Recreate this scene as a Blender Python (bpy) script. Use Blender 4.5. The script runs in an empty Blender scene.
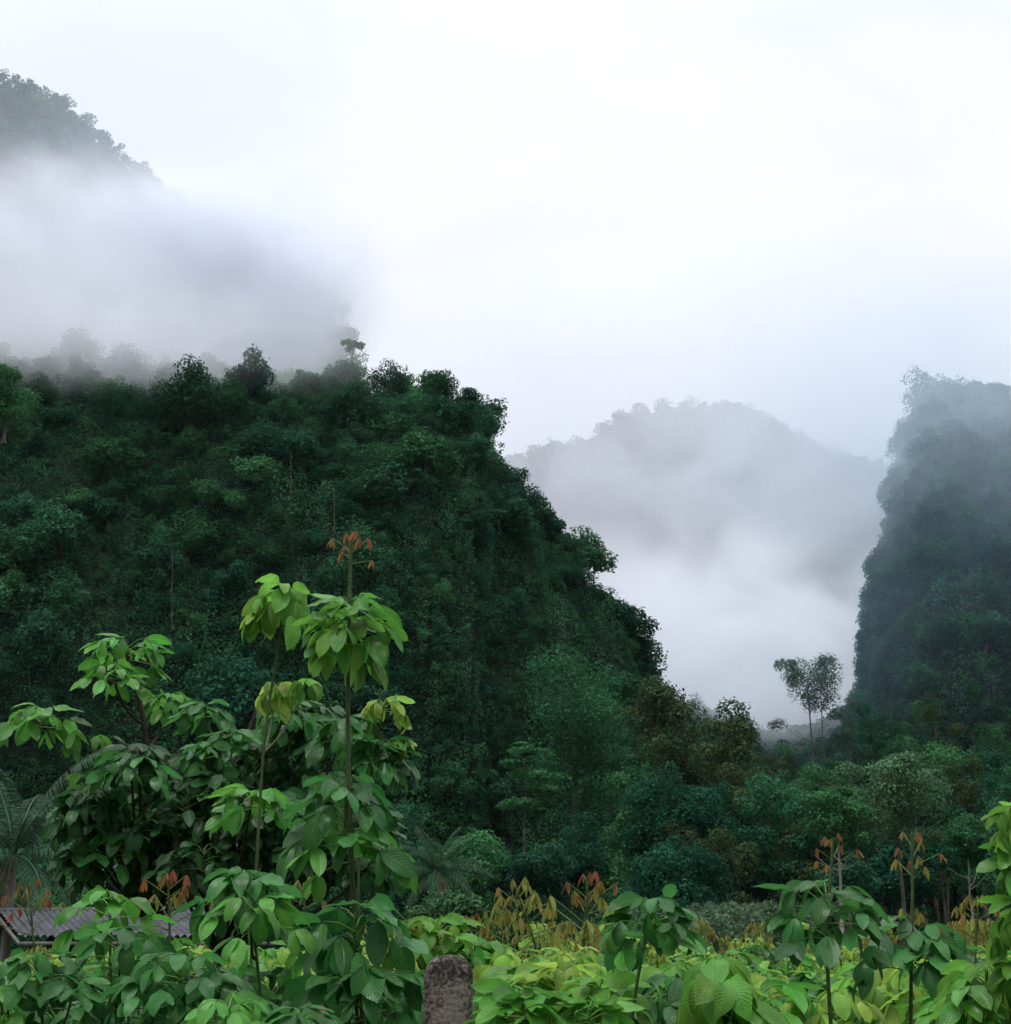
import bpy, math, random
import numpy as np
from mathutils import Vector, noise as mnoise

R = math.radians
RNG = np.random.default_rng(7)
random.seed(7)
sc = bpy.context.scene
COL = sc.collection

# ------------------------------------------------------------------ camera
W, H, F = 1011, 1024, 1468.0
HC, HOR = 3.2, 925.0
PITCH = math.atan((HOR - 512.0) / F)
cam_d = bpy.data.cameras.new("camera")
cam = bpy.data.objects.new("camera", cam_d)
COL.objects.link(cam)
cam_d.sensor_fit = 'HORIZONTAL'
cam_d.sensor_width = 36.0
cam_d.lens = F / W * 36.0
cam_d.clip_start, cam_d.clip_end = 0.1, 6000
cam.location = (0, 0, HC)
cam.rotation_euler = (math.pi / 2 + PITCH, 0, 0)
sc.camera = cam
CP, SP = math.cos(PITCH), math.sin(PITCH)


def at(px, py, Y):
    """World point at forward distance Y that stands where the pixel looks."""
    x, y = (px - W / 2) / F, (H / 2 - py) / F
    dx, dy, dz = x, CP - y * SP, SP + y * CP
    k = Y / dy
    return np.array([dx * k, Y, HC + dz * k])


def project(p):
    p = np.asarray(p, float)
    q = p - np.array([0, 0, HC])
    d = q[..., 1] * CP + q[..., 2] * SP
    u = -q[..., 1] * SP + q[..., 2] * CP
    return W / 2 + F * q[..., 0] / d, H / 2 - F * u / d


def smooth(a, b, x):
    t = np.clip((x - a) / (b - a), 0, 1)
    return t * t * (3 - 2 * t)


def ground_z(y):
    return 1.6 * (1 - smooth(7.0, 30.0, y))


# ------------------------------------------------------------------ materials
def new_mat(name):
    m = bpy.data.materials.new(name)
    m.use_nodes = True
    nt = m.node_tree
    for n in list(nt.nodes):
        nt.nodes.remove(n)
    out = nt.nodes.new('ShaderNodeOutputMaterial')
    return m, nt, out


def node(nt, kind, **kw):
    n = nt.nodes.new(kind)
    for k, v in kw.items():
        setattr(n, k, v)
    return n


def math_node(nt, op, a, b=None, clamp=False):
    n = node(nt, 'ShaderNodeMath', operation=op, use_clamp=clamp)
    for i, v in enumerate((a, b)):
        if v is None:
            continue
        if isinstance(v, (int, float)):
            n.inputs[i].default_value = v
        else:
            nt.links.new(v, n.inputs[i])
    return n.outputs[0]


def leaf_material(name, rough=0.38, trans=0.3, veins=True, spec=0.5, vary=True):
    m, nt, out = new_mat(name)
    L = nt.links.new
    att = node(nt, 'ShaderNodeVertexColor', layer_name='leaf_colour')
    col = att.outputs['Color']
    b = node(nt, 'ShaderNodeBsdfPrincipled')
    b.inputs['Roughness'].default_value = rough
    b.inputs['Specular IOR Level'].default_value = spec
    if veins:
        uv = node(nt, 'ShaderNodeUVMap', uv_map='leaf_uv')
        sep = node(nt, 'ShaderNodeSeparateXYZ')
        L(uv.outputs[0], sep.inputs[0])
        au = math_node(nt, 'ABSOLUTE', sep.outputs[0])
        v = sep.outputs[1]
        ph = math_node(nt, 'SUBTRACT', math_node(nt, 'MULTIPLY', v, 13.0), math_node(nt, 'MULTIPLY', au, 3.2))
        s = math_node(nt, 'SINE', math_node(nt, 'MULTIPLY', ph, 6.2832))
        s = math_node(nt, 'POWER', math_node(nt, 'ADD', math_node(nt, 'MULTIPLY', s, 0.5), 0.5), 5.0)
        mid = math_node(nt, 'SUBTRACT', 1.0, math_node(nt, 'MULTIPLY', au, 16.0), clamp=True)
        vein = math_node(nt, 'MAXIMUM', math_node(nt, 'MULTIPLY', s, 0.5), mid)
        mix = node(nt, 'ShaderNodeMix', data_type='RGBA', blend_type='MIX')
        L(math_node(nt, 'MULTIPLY', vein, 0.34), mix.inputs['Factor'])
        L(col, mix.inputs['A'])
        mix.inputs['B'].default_value = (0.30, 0.42, 0.14, 1)
        # blotches of wear
        tc = node(nt, 'ShaderNodeTexCoord')
        ns = node(nt, 'ShaderNodeTexNoise')
        ns.inputs['Scale'].default_value = 22
        ns.inputs['Detail'].default_value = 5
        L(tc.outputs['Object'], ns.inputs['Vector'])
        mr = node(nt, 'ShaderNodeMapRange')
        mr.inputs['From Min'].default_value, mr.inputs['From Max'].default_value = 0.3, 0.75
        mr.inputs['To Min'].default_value, mr.inputs['To Max'].default_value = 0.8, 1.22
        L(ns.outputs['Fac'], mr.inputs['Value'])
        mul = node(nt, 'ShaderNodeMix', data_type='RGBA', blend_type='MULTIPLY')
        mul.inputs['Factor'].default_value = 1
        L(mix.outputs['Result'], mul.inputs['A'])
        L(mr.outputs['Result'], mul.inputs['B'])
        # brown spots of wear on some leaves
        n3 = node(nt, 'ShaderNodeTexNoise')
        n3.inputs['Scale'].default_value = 34
        n3.inputs['Detail'].default_value = 3
        L(tc.outputs['Object'], n3.inputs['Vector'])
        sp = node(nt, 'ShaderNodeMapRange')
        sp.inputs['From Min'].default_value, sp.inputs['From Max'].default_value = 0.69, 0.75
        L(n3.outputs['Fac'], sp.inputs['Value'])
        mb_ = node(nt, 'ShaderNodeMix', data_type='RGBA')
        L(math_node(nt, 'MULTIPLY', sp.outputs['Result'], 0.75), mb_.inputs['Factor'])
        L(mul.outputs['Result'], mb_.inputs['A'])
        mb_.inputs['B'].default_value = (0.13, 0.09, 0.03, 1)
        col = mb_.outputs['Result']
        bump = node(nt, 'ShaderNodeBump')
        bump.inputs['Strength'].default_value = 0.55
        bump.inputs['Distance'].default_value = 0.004
        L(math_node(nt, 'MULTIPLY', vein, -1.0), bump.inputs['Height'])
        L(bump.outputs[0], b.inputs['Normal'])
        rr = node(nt, 'ShaderNodeMapRange')
        rr.inputs['To Min'].default_value, rr.inputs['To Max'].default_value = max(rough - 0.10, 0.08), rough + 0.16
        L(ns.outputs['Fac'], rr.inputs['Value'])
        L(rr.outputs['Result'], b.inputs['Roughness'])
    else:
        oi = node(nt, 'ShaderNodeObjectInfo')
        hs = node(nt, 'ShaderNodeHueSaturation')
        mr = node(nt, 'ShaderNodeMapRange')
        mr.inputs['To Min'].default_value, mr.inputs['To Max'].default_value = (0.76, 1.28) if vary else (1.0, 1.0)
        L(oi.outputs['Random'], mr.inputs['Value'])
        L(mr.outputs['Result'], hs.inputs['Value'])
        mh = node(nt, 'ShaderNodeMapRange')
        mh.inputs['To Min'].default_value, mh.inputs['To Max'].default_value = (0.510, 0.490) if vary else (0.5, 0.5)
        L(math_node(nt, 'FRACT', math_node(nt, 'MULTIPLY', oi.outputs['Random'], 7.31)), mh.inputs['Value'])
        L(mh.outputs['Result'], hs.inputs['Hue'])
        L(col, hs.inputs['Color'])
        col = hs.outputs['Color']
    L(col, b.inputs['Base Color'])
    if trans > 0:
        t = node(nt, 'ShaderNodeBsdfTranslucent')
        g = node(nt, 'ShaderNodeGamma')
        g.inputs['Gamma'].default_value = 0.92
        L(col, g.inputs['Color'])
        L(g.outputs[0], t.inputs['Color'])
        mx = node(nt, 'ShaderNodeMixShader')
        mx.inputs[0].default_value = trans
        L(b.outputs[0], mx.inputs[1])
        L(t.outputs[0], mx.inputs[2])
        L(mx.outputs[0], out.inputs['Surface'])
    else:
        L(b.outputs[0], out.inputs['Surface'])
    return m


def rough_material(name, c1, c2, scale=4.0, rough=0.9, bump=0.4, stretch=(1, 1, 1), dist=0.02, spec=0.2):
    m, nt, out = new_mat(name)
    L = nt.links.new
    tc = node(nt, 'ShaderNodeTexCoord')
    mp = node(nt, 'ShaderNodeMapping')
    mp.inputs['Scale'].default_value = stretch
    L(tc.outputs['Object'], mp.inputs['Vector'])
    ns = node(nt, 'ShaderNodeTexNoise')
    ns.inputs['Scale'].default_value = scale
    ns.inputs['Detail'].default_value = 8
    ns.inputs['Roughness'].default_value = 0.65
    L(mp.outputs[0], ns.inputs['Vector'])
    cr = node(nt, 'ShaderNodeValToRGB')
    cr.color_ramp.elements[0].position, cr.color_ramp.elements[1].position = 0.32, 0.68
    cr.color_ramp.elements[0].color = (*c1, 1)
    cr.color_ramp.elements[1].color = (*c2, 1)
    L(ns.outputs['Fac'], cr.inputs['Fac'])
    b = node(nt, 'ShaderNodeBsdfPrincipled')
    b.inputs['Roughness'].default_value = rough
    b.inputs['Specular IOR Level'].default_value = spec
    L(cr.outputs['Color'], b.inputs['Base Color'])
    bp = node(nt, 'ShaderNodeBump')
    bp.inputs['Strength'].default_value = bump
    bp.inputs['Distance'].default_value = dist
    L(ns.outputs['Fac'], bp.inputs['Height'])
    L(bp.outputs[0], b.inputs['Normal'])
    L(b.outputs[0], out.inputs['Surface'])
    return m


M_LEAF = leaf_material('rubber_leaf', 0.17, 0.40, spec=0.26)
M_DARKLEAF = leaf_material('dark_rubber_leaf', 0.14, 0.34, spec=0.2)
M_LEAF_SOFT = leaf_material('young_leaf', 0.36, 0.50, spec=0.22)
M_TREE = leaf_material('canopy_leaf', 0.75, 0.25, veins=False, spec=0.04)
M_TREE_OWN = leaf_material('single_tree_leaf', 0.75, 0.25, veins=False, spec=0.04, vary=False)
M_PALM = leaf_material('palm_leaf', 0.55, 0.22, veins=False, spec=0.08)
M_STEM = rough_material('green_stem', (0.03, 0.055, 0.018), (0.07, 0.11, 0.035), 30, 0.6, 0.2)
M_DARKSTEM = rough_material('dark_stem', (0.018, 0.018, 0.012), (0.05, 0.045, 0.03), 25, 0.75, 0.3)
M_BARK = rough_material('bark', (0.05, 0.045, 0.04), (0.16, 0.14, 0.12), 3.0, 0.9, 0.5, (1, 1, 0.25))
M_PALEBARK = rough_material('pale_bark', (0.20, 0.19, 0.17), (0.38, 0.36, 0.33), 2.0, 0.85, 0.4, (1, 1, 0.25))
M_SOIL = rough_material('soil', (0.020, 0.022, 0.012), (0.05, 0.06, 0.025), 1.5, 0.95, 0.5)
M_CLIFF = rough_material('cliff_rock', (0.003, 0.009, 0.006), (0.010, 0.024, 0.015), 0.09, 0.95, 0.7, (1, 1, 0.35), dist=0.6)


def scar_material():
    m, nt, out = new_mat('mountain_rock')
    L = nt.links.new
    tc = node(nt, 'ShaderNodeTexCoord')
    b = node(nt, 'ShaderNodeBsdfPrincipled')
    b.inputs['Roughness'].default_value = 0.95
    ns = node(nt, 'ShaderNodeTexNoise')
    ns.inputs['Scale'].default_value = 0.12
    ns.inputs['Detail'].default_value = 6
    mp = node(nt, 'ShaderNodeMapping')
    mp.inputs['Scale'].default_value = (1, 1, 0.3)
    L(tc.outputs['Object'], mp.inputs['Vector'])
    L(mp.outputs[0], ns.inputs['Vector'])
    cr = node(nt, 'ShaderNodeValToRGB')
    cr.color_ramp.elements[0].color = (0.15, 0.10, 0.085, 1)
    cr.color_ramp.elements[1].color = (0.40, 0.30, 0.26, 1)
    L(ns.outputs['Fac'], cr.inputs['Fac'])
    L(cr.outputs['Color'], b.inputs['Base Color'])
    L(b.outputs[0], out.inputs['Surface'])
    return m


M_SCAR = scar_material()


# ------------------------------------------------------------------ mesh building
class MB:
    """Collects quads (numpy) with a colour and a uv per vertex; builds ONE mesh object."""

    def __init__(self):
        self.v, self.q, self.c, self.u, self.n = [], [], [], [], 0

    def add(self, v, q, c=None, u=None):
        v = np.asarray(v, np.float32).reshape(-1, 3)
        q = np.asarray(q, np.int32).reshape(-1, 4)
        n = len(v)
        if c is None:
            c = np.ones((n, 3), np.float32)
        c = np.broadcast_to(np.asarray(c, np.float32), (n, 3))
        if u is None:
            u = np.zeros((n, 2), np.float32)
        self.v.append(v); self.q.append(q + self.n); self.c.append(c); self.u.append(np.asarray(u, np.float32))
        self.n += n

    def tube(self, pts, rad, sides=6, c=(1, 1, 1), cap=True):
        pts = np.asarray(pts, float)
        n = len(pts)
        rad = np.broadcast_to(np.asarray(rad, float), (n,))
        tan = np.gradient(pts, axis=0)
        tan /= np.linalg.norm(tan, axis=1, keepdims=True) + 1e-9
        ref = np.array([0.31, 0.95, 0.05]) if abs(tan[0][1]) < 0.8 else np.array([1.0, 0.1, 0])
        a = np.cross(tan, ref); a /= np.linalg.norm(a, axis=1, keepdims=True) + 1e-9
        b = np.cross(tan, a)
        th = np.linspace(0, 2 * math.pi, sides, endpoint=False)
        ring = (np.cos(th)[None, :, None] * a[:, None] + np.sin(th)[None, :, None] * b[:, None]) * rad[:, None, None] + pts[:, None]
        i = np.arange(n - 1)[:, None] * sides
        j = np.arange(sides)[None]
        k = (j + 1) % sides
        q = np.stack([i + j, i + k, i + sides + k, i + sides + j], -1).reshape(-1, 4)
        self.add(ring.reshape(-1, 3), q, c)
        if cap and sides == 6:
            o = (n - 1) * sides
            base = ring[-1]
            self.add(base, [[0, 1, 2, 3], [0, 3, 4, 5]], c)

    def box(self, lo, hi, c=(1, 1, 1)):
        x0, y0, z0 = lo; x1, y1, z1 = hi
        v = [(x0, y0, z0), (x1, y0, z0), (x1, y1, z0), (x0, y1, z0), (x0, y0, z1), (x1, y0, z1), (x1, y1, z1), (x0, y1, z1)]
        self.add(v, [[3, 2, 1, 0], [4, 5, 6, 7], [0, 1, 5, 4], [1, 2, 6, 5], [2, 3, 7, 6], [3, 0, 4, 7]], c)

    def mesh(self, name, mat, shade_smooth=True):
        v = np.concatenate(self.v); q = np.concatenate(self.q); c = np.concatenate(self.c); u = np.concatenate(self.u)
        me = bpy.data.meshes.new(name)
        me.vertices.add(len(v)); me.vertices.foreach_set('co', v.ravel())
        me.loops.add(q.size); me.loops.foreach_set('vertex_index', q.ravel())
        me.polygons.add(len(q)); me.polygons.foreach_set('loop_start', np.arange(0, q.size, 4, dtype=np.int32))
        me.polygons.foreach_set('use_smooth', np.full(len(q), shade_smooth))
        me.update(calc_edges=True)
        ca = me.color_attributes.new('leaf_colour', 'FLOAT_COLOR', 'POINT')
        ca.data.foreach_set('color', np.concatenate([c, np.ones((len(c), 1), np.float32)], 1).ravel())
        ul = me.uv_layers.new(name='leaf_uv')
        ul.data.foreach_set('uv', u[q.ravel()].ravel())
        me.materials.append(mat)
        return me

    def build(self, name, mat, parent=None, shade_smooth=True):
        o = bpy.data.objects.new(name, self.mesh(name, mat, shade_smooth))
        COL.objects.link(o)
        if parent is not None:
            o.parent = parent
        return o


def tag(o, label=None, cat=None, group=None, kind=None):
    if label: o['label'] = label
    if cat: o['category'] = cat
    if group: o['group'] = group
    if kind: o['kind'] = kind
    return o


def empty(name, loc=(0, 0, 0), rot=(0, 0, 0), scale=1.0):
    o = bpy.data.objects.new(name, None)
    o.empty_display_size = 0.2
    o.location = loc; o.rotation_euler = rot; o.scale = (scale,) * 3
    COL.objects.link(o)
    return o


def unit(v):
    return v / (np.linalg.norm(v, axis=-1, keepdims=True) + 1e-9)


# ------------------------------------------------------------------ far leaves (simple rhombic leaf clusters)
def leaf_quads(mb, pos, nrm, size, tone, rng, hang=0.3, width=0.6):
    """One rhombus per position, lying across nrm, its tip pulled down by hang."""
    n = len(pos)
    t = unit(np.cross(nrm, rng.normal(size=(n, 3))))
    t[:, 2] -= hang
    t = unit(t - nrm * np.sum(t * nrm, axis=1, keepdims=True) * 0.7)
    s = unit(np.cross(nrm, t))
    L = (size * rng.uniform(0.6, 1.35, n))[:, None]
    bend = nrm * L * 0.16
    v = np.stack([pos - t * L * 0.5 - bend, pos + s * L * width * 0.5, pos + t * L * 0.5 - bend, pos - s * L * width * 0.5], 1)
    q = np.arange(n * 4).reshape(n, 4)
    mb.add(v.reshape(-1, 3), q, np.repeat(tone, 4, axis=0))


def tones(rng, n, base, var=0.45):
    f = rng.uniform(1 - var, 1 + var, (n, 1))
    c = np.asarray(base)[None] * f
    c[:, 0] *= rng.uniform(0.8, 1.3, n)
    c[:, 2] *= rng.uniform(0.8, 1.2, n)
    return c


def crown_mb(mb, rng, centre, Rr, Hh, lobes, leaves, ls, base, flat=0.8, low=-0.35):
    c0 = np.asarray(centre, float)
    d = unit(rng.normal(size=(lobes, 3)))
    d[:, 2] = np.where(d[:, 2] < low, -d[:, 2] * 0.6, d[:, 2])
    lc = d * np.array([Rr, Rr, Hh]) * rng.uniform(0.30, 0.92, (lobes, 1))
    lr = Rr * rng.uniform(0.20, 0.46, lobes)
    w = lr ** 2
    pick = rng.choice(lobes, leaves, p=w / w.sum())
    dd = unit(rng.normal(size=(leaves, 3)) + np.array([0, 0, 0.35]))
    rad = lr[pick] * np.where(rng.random(leaves) < 0.8, rng.uniform(0.82, 1.08, leaves), rng.uniform(0.3, 1.25, leaves))
    # small dents make each lobe ragged
    rad *= 1 + 0.22 * np.sin(dd[:, 0] * 9 + pick) * np.cos(dd[:, 1] * 8 + 2 * pick)
    pos = c0 + lc[pick] + dd * rad[:, None] * np.array([1, 1, flat])
    nrm = unit(dd + rng.normal(size=(leaves, 3)) * 0.45 + np.array([0, 0, 0.25]))
    lt = rng.uniform(0.8, 1.2, lobes)
    leaf_quads(mb, pos, nrm, ls, tones(rng, leaves, base) * lt[pick][:, None], rng)


def trunk_mb(rng, h, r, lean=0.08, limbs=4, limb_len=2.0, start=0.5):
    mb = MB()
    n = 8
    z = np.linspace(-0.6, h, n)
    off = np.cumsum(rng.normal(size=(n, 2)) * lean * h / n, axis=0)
    pts = np.column_stack([off[:, 0] - off[1, 0], off[:, 1] - off[1, 1], z])
    mb.tube(pts, np.linspace(r, r * 0.4, n) * np.where(np.arange(n) == 0, 1.35, 1.0))
    tips = [pts[-1]]
    for k in range(limbs):
        t = rng.uniform(start, 0.97)
        i = t * (n - 1); a = int(i)
        p = pts[a] * (1 - (i - a)) + pts[min(a + 1, n - 1)] * (i - a)
        az = k * 2.4 + rng.uniform(-0.4, 0.4)
        e = p + np.array([math.cos(az), math.sin(az), rng.uniform(0.4, 0.9)]) * limb_len * rng.uniform(0.7, 1.1)
        m = (p + e) / 2 + np.array([0, 0, -0.1 * limb_len])
        mb.tube(np.array([p, m, e]), [r * 0.4, r * 0.28, r * 0.12])
        tips.append(e)
    return mb, tips


# ------------------------------------------------------------------ setting: ground
def build_ground():
    ys = np.concatenate([np.linspace(-40, 0, 9), np.linspace(1, 60, 60), np.linspace(70, 300, 24), np.linspace(340, 1380, 20)])
    xs = np.concatenate([np.linspace(-1380, -100, 20), np.linspace(-90, 90, 61), np.linspace(100, 1380, 20)])
    X, Y = np.meshgrid(xs, ys)
    Z = ground_z(Y)
    for j in range(X.shape[0]):
        for i in range(X.shape[1]):
            Z[j, i] += 0.12 * mnoise.noise(Vector((X[j, i] * 0.15, Y[j, i] * 0.15, 0)))
    ny, nx = X.shape
    idx = np.arange(ny * nx).reshape(ny, nx)
    q = np.stack([idx[:-1, :-1], idx[:-1, 1:], idx[1:, 1:], idx[1:, :-1]], -1).reshape(-1, 4)
    mb = MB()
    mb.add(np.stack([X, Y, Z], -1).reshape(-1, 3), q)
    tag(mb.build('ground', M_SOIL), 'dark soil ground under the plantation and forest', kind='structure')


build_ground()


# ------------------------------------------------------------------ setting: hills
def resample(poly, n):
    p = np.array(poly, float)
    d = np.concatenate([[0], np.cumsum(np.linalg.norm(np.diff(p, axis=0), axis=1))])
    t = np.linspace(0, d[-1], n)
    return np.column_stack([np.interp(t, d, p[:, 0]), np.interp(t, d, p[:, 1])])


class Hill:
    def __init__(self, name, label, sil, Ys, Df, Db, n=130, m=70, amp=4.0, freq=0.035, p=0.85, q=0.85, seed=0, inset=0, mat=None, zfoot=0.0):
        s = resample(sil, n)
        s[:, 1] += inset
        top = np.array([at(a, b, Ys) for a, b in s])
        Z = np.maximum(top[:, 2] - HC, 2.0)
        rel = (Z / Z.max())
        D = Df * (0.22 + 0.78 * rel ** 0.8)
        a = np.linspace(0, math.pi / 2, m)
        Y = Ys - D[:, None] * np.cos(a)[None] ** p
        S = np.sin(a)[None] ** q
        k = 14
        b = np.linspace(0, math.pi / 2, k + 1)[1:]
        Yb = Ys + Db * (0.3 + 0.7 * rel)[:, None] * np.sin(b)[None]
        disp = np.zeros_like(Y)
        for i in range(n):
            for j in range(m):
                x = top[i, 0]; z = Z[i] * S[0, j]
                v = Vector((x * freq + seed, Y[i, j] * freq, z * freq * 0.55))
                disp[i, j] = mnoise.fractal(v, 0.9, 2.1, 4) * amp + mnoise.noise(v * 0.37) * amp * 1.3
        Y = Y + disp * np.sin(np.clip(a, 0, math.pi))[None] ** 0.4 * (1 - 0.75 * (a / (math.pi / 2)) ** 6)[None]
        X = top[:, 0][:, None] * Y / Ys
        Zf = HC * S + (Y / Ys) * Z[:, None] * S
        Xb = np.repeat(top[:, 0][:, None], k, 1) * Yb / Ys
        Zb = (HC + Z[:, None]) * np.cos(b)[None] ** 0.8
        X = np.concatenate([X, Xb], 1); Y2 = np.concatenate([Y, Yb], 1); Z2 = np.concatenate([Zf, Zb], 1)
        Z2[:, 0] = -1.0; Z2[:, -1] = -1.0
        self.P = np.stack([X, Y2, Z2], -1)
        self.m = m
        nn, mm = X.shape
        idx = np.arange(nn * mm).reshape(nn, mm)
        q_ = np.stack([idx[:-1, :-1], idx[1:, :-1], idx[1:, 1:], idx[:-1, 1:]], -1).reshape(-1, 4)
        mb = MB()
        mb.add(self.P.reshape(-1, 3), q_)
        self.obj = tag(mb.build(name, mat or M_CLIFF), label, kind='structure')

    def sample(self, rng, n, back=3):
        P = self.P[:, : self.m + back]
        a, b, c, d = P[:-1, :-1], P[1:, :-1], P[1:, 1:], P[:-1, 1:]
        nr = np.cross(c - a, d - b)
        ar = np.linalg.norm(nr, axis=-1)
        nr = unit(nr)
        w = ar.ravel() / ar.sum()
        k = rng.choice(len(w), n, p=w)
        u, v = rng.random((n, 1)), rng.random((n, 1))
        g = lambda z: z.reshape(-1, 3)[k]
        pos = g(a) * (1 - u) * (1 - v) + g(b) * u * (1 - v) + g(c) * u * v + g(d) * (1 - u) * v
        nrm = g(nr)
        flip = np.sum(nrm * (pos - np.array([0, 0, HC])), axis=1) > 0
        nrm[flip & (nrm[:, 2] < 0.2)] *= -1
        nrm[nrm[:, 2] < -0.4] *= -1
        return pos, nrm


SIL_A = [(a - (15 if a > 484 else 8 if a > 470 else 0), b + (26 if a < 330 else 17 if a < 484 else 8)) for a, b in [(-160, 318), (-60, 328), (0, 335), (100, 338), (200, 345), (300, 356), (345, 366), (385, 371), (430, 371), (447, 383), (480, 389), (492, 412), (497, 438), (500, 456), (522, 468),
         (545, 488), (552, 508), (556, 524), (580, 532), (588, 548), (588, 572), (616, 580), (634, 592), (642, 612), (648, 645), (658, 668), (676, 700), (695, 740), (720, 800), (745, 880)]]
SIL_B = [(-300, -60), (-160, 10), (-60, 48), (0, 74), (38, 88), (75, 106), (100, 136), (135, 164), (165, 190), (200, 212), (240, 236), (290, 264), (332, 300), (344, 340), (352, 400), (365, 520), (380, 700)]
SIL_C = [(a + (23 if b > 540 else 21), b) for a, b in [(838, 900), (846, 800), (849, 700), (850, 640), (852, 610), (858, 580), (869, 548), (873, 520), (880, 490), (888, 462), (893, 432), (899, 408), (926, 388), (945, 388), (970, 397), (1000, 404), (1080, 414), (1180, 440), (1300, 480)]]
SIL_D = [(400, 560), (440, 510), (480, 474), (515, 456), (560, 444), (598, 441), (610, 420), (640, 408), (690, 403), (735, 405), (770, 418), (800, 437), (840, 455), (870, 462), (920, 480), (980, 540)]
SIL_E = [(560, 660), (620, 672), (660, 690), (700, 708), (740, 724), (770, 734), (800, 728), (840, 716), (880, 700), (930, 690), (1000, 680), (1100, 670)]

A = Hill('hill', 'near limestone hill buried in dark green forest', SIL_A, 262, 66, 60, n=190, m=100, amp=7.5, freq=0.03, inset=14, seed=3)
B = Hill('hill', 'high hill rising into mist behind the near slope', SIL_B, 430, 75, 90, n=90, m=50, amp=7, inset=10, seed=11)
C = Hill('hill', 'steep misty cliff across the valley gap', SIL_C, 345, 95, 80, n=130, m=80, amp=4.5, inset=12, seed=23, q=0.7)
D = Hill('mountain', 'pale mountain in mist closing the valley', SIL_D, 920, 150, 150, n=80, m=40, amp=14, freq=0.015, inset=6, seed=37)
E = Hill('foothill', 'low wooded saddle between the two cliffs', SIL_E, 420, 120, 60, n=70, m=40, amp=4, inset=14, seed=41)

# ------------------------------------------------------------------ forest trees
GREEN = (0.026, 0.104, 0.043)
DEEP = (0.012, 0.064, 0.033)
LIVE = (0.040, 0.140, 0.050)
BLUE = (0.020, 0.082, 0.041)
OLIVE = (0.036, 0.066, 0.026)
PALE = (0.072, 0.160, 0.075)


def visible_mask(pos, x0=-60, x1=1071, y0=-40, y1=960):
    px, py = project(pos)
    return (px > x0) & (px < x1) & (py > y0) & (py < y1)


def dart(pos, r):
    """Greedy thinning so that no two points are nearer than their radius r."""
    keep = []
    kp = np.zeros((0, 3))
    for i in range(len(pos)):
        if len(kp) == 0 or np.min(np.sum((kp - pos[i]) ** 2, 1)) > r[i] ** 2:
            keep.append(i)
            kp = np.vstack([kp, pos[i]])
    return np.array(keep, int)


def tree_proto(rng, base, Rr=3.9, Hh=3.3, th=3.2, lobes=13, leaves=2600, ls=0.52, mat=None):
    mb, tips = trunk_mb(rng, th + Hh * 0.3, 0.22, 0.10, 5, Rr * 0.5)
    tr = mb.mesh('trunk', M_BARK)
    cb = MB()
    crown_mb(cb, rng, (0, 0, th + Hh * 0.15), Rr, Hh, lobes, leaves, ls, base, flat=0.95, low=-0.75)
    return tr, cb.mesh('crown', mat or M_TREE)


TREES = [tree_proto(RNG, b, Rr, Hh * 1.15, th, lo + 7, 3600, 0.44) for b, Rr, Hh, th, lo in [
    (GREEN, 4.0, 3.2, 3.0, 14), (DEEP, 3.7, 3.6, 3.2, 12), (LIVE, 3.9, 3.0, 3.0, 15), (BLUE, 4.2, 3.4, 3.4, 13),
    (GREEN, 3.4, 4.2, 3.6, 12), (DEEP, 4.4, 3.0, 2.8, 16), (OLIVE, 3.8, 3.4, 3.2, 13), (LIVE, 3.3, 3.8, 3.4, 11)]]


NEAR_TREES = [tree_proto(RNG, b, Rr, Hh * 1.15, th, lo + 12, 9000, 0.25) for b, Rr, Hh, th, lo in [
    (GREEN, 4.0, 3.2, 3.0, 14), (DEEP, 3.7, 3.6, 3.2, 12), (LIVE, 3.9, 3.0, 3.0, 15), (OLIVE, 3.4, 3.8, 3.4, 13)]]


def place_tree(name, proto, loc, rz, scale, label, group=None, lean=(0, 0), cat='tree'):
    t = empty(name, loc, (lean[0], lean[1], rz), scale)
    t.scale = (scale * random.uniform(0.75, 1.3), scale * random.uniform(0.75, 1.3), scale * random.uniform(0.8, 1.18))
    tag(t, label, cat, group)
    for nm, me in zip(('trunk', 'crown'), proto):
        o = bpy.data.objects.new(nm, me)
        COL.objects.link(o)
        o.parent = t
    return t


def forest_on(hill, rng, n_try, rad, label, group, name, limit, choose, scale=(0.8, 1.3), reject=None):
    pos, nrm = hill.sample(rng, n_try)
    ok = visible_mask(pos)
    if reject is not None:
        ok &= ~reject(pos, nrm)
    pos, nrm = pos[ok], nrm[ok]
    s = rng.uniform(*scale, len(pos))
    k = dart(pos, rad * s)[:limit]
    for i in k:
        n = nrm[i]
        steep = max(0.0, 1 - n[2])
        h = np.array([n[0], n[1], 0])
        # trees on the steep face lean out of it
        tilt = 0.45 * steep
        q = Vector((0, 0, 1)).rotation_difference(Vector((h[0] * tilt, h[1] * tilt, 1)).normalized()).to_euler()
        p = pos[i] + n * 0.4 - np.array([0, 0, 2.3 + 0.9 * steep])
        place_tree(name, TREES[choose(rng, pos[i])], p, rng.uniform(0, 6.28), s[i], label, group, (q.x, q.y))
    return pos[k], s[k]


def pick_any(rng, p):
    return int(rng.choice([0, 1, 2, 3, 4, 5, 7], p=[.2, .22, .12, .16, .1, .14, .06]))


def creeper_zone(pos, nrm):
    px, py = project(pos)
    z = (px > 455) & (px < 700) & (py > 540) & (py < 840)
    z |= (px > 380) & (px < 460) & (py > 600)
    z |= (py > 720) & (px < 480)
    return z & (RNG.random(len(pos)) < 0.86)


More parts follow.
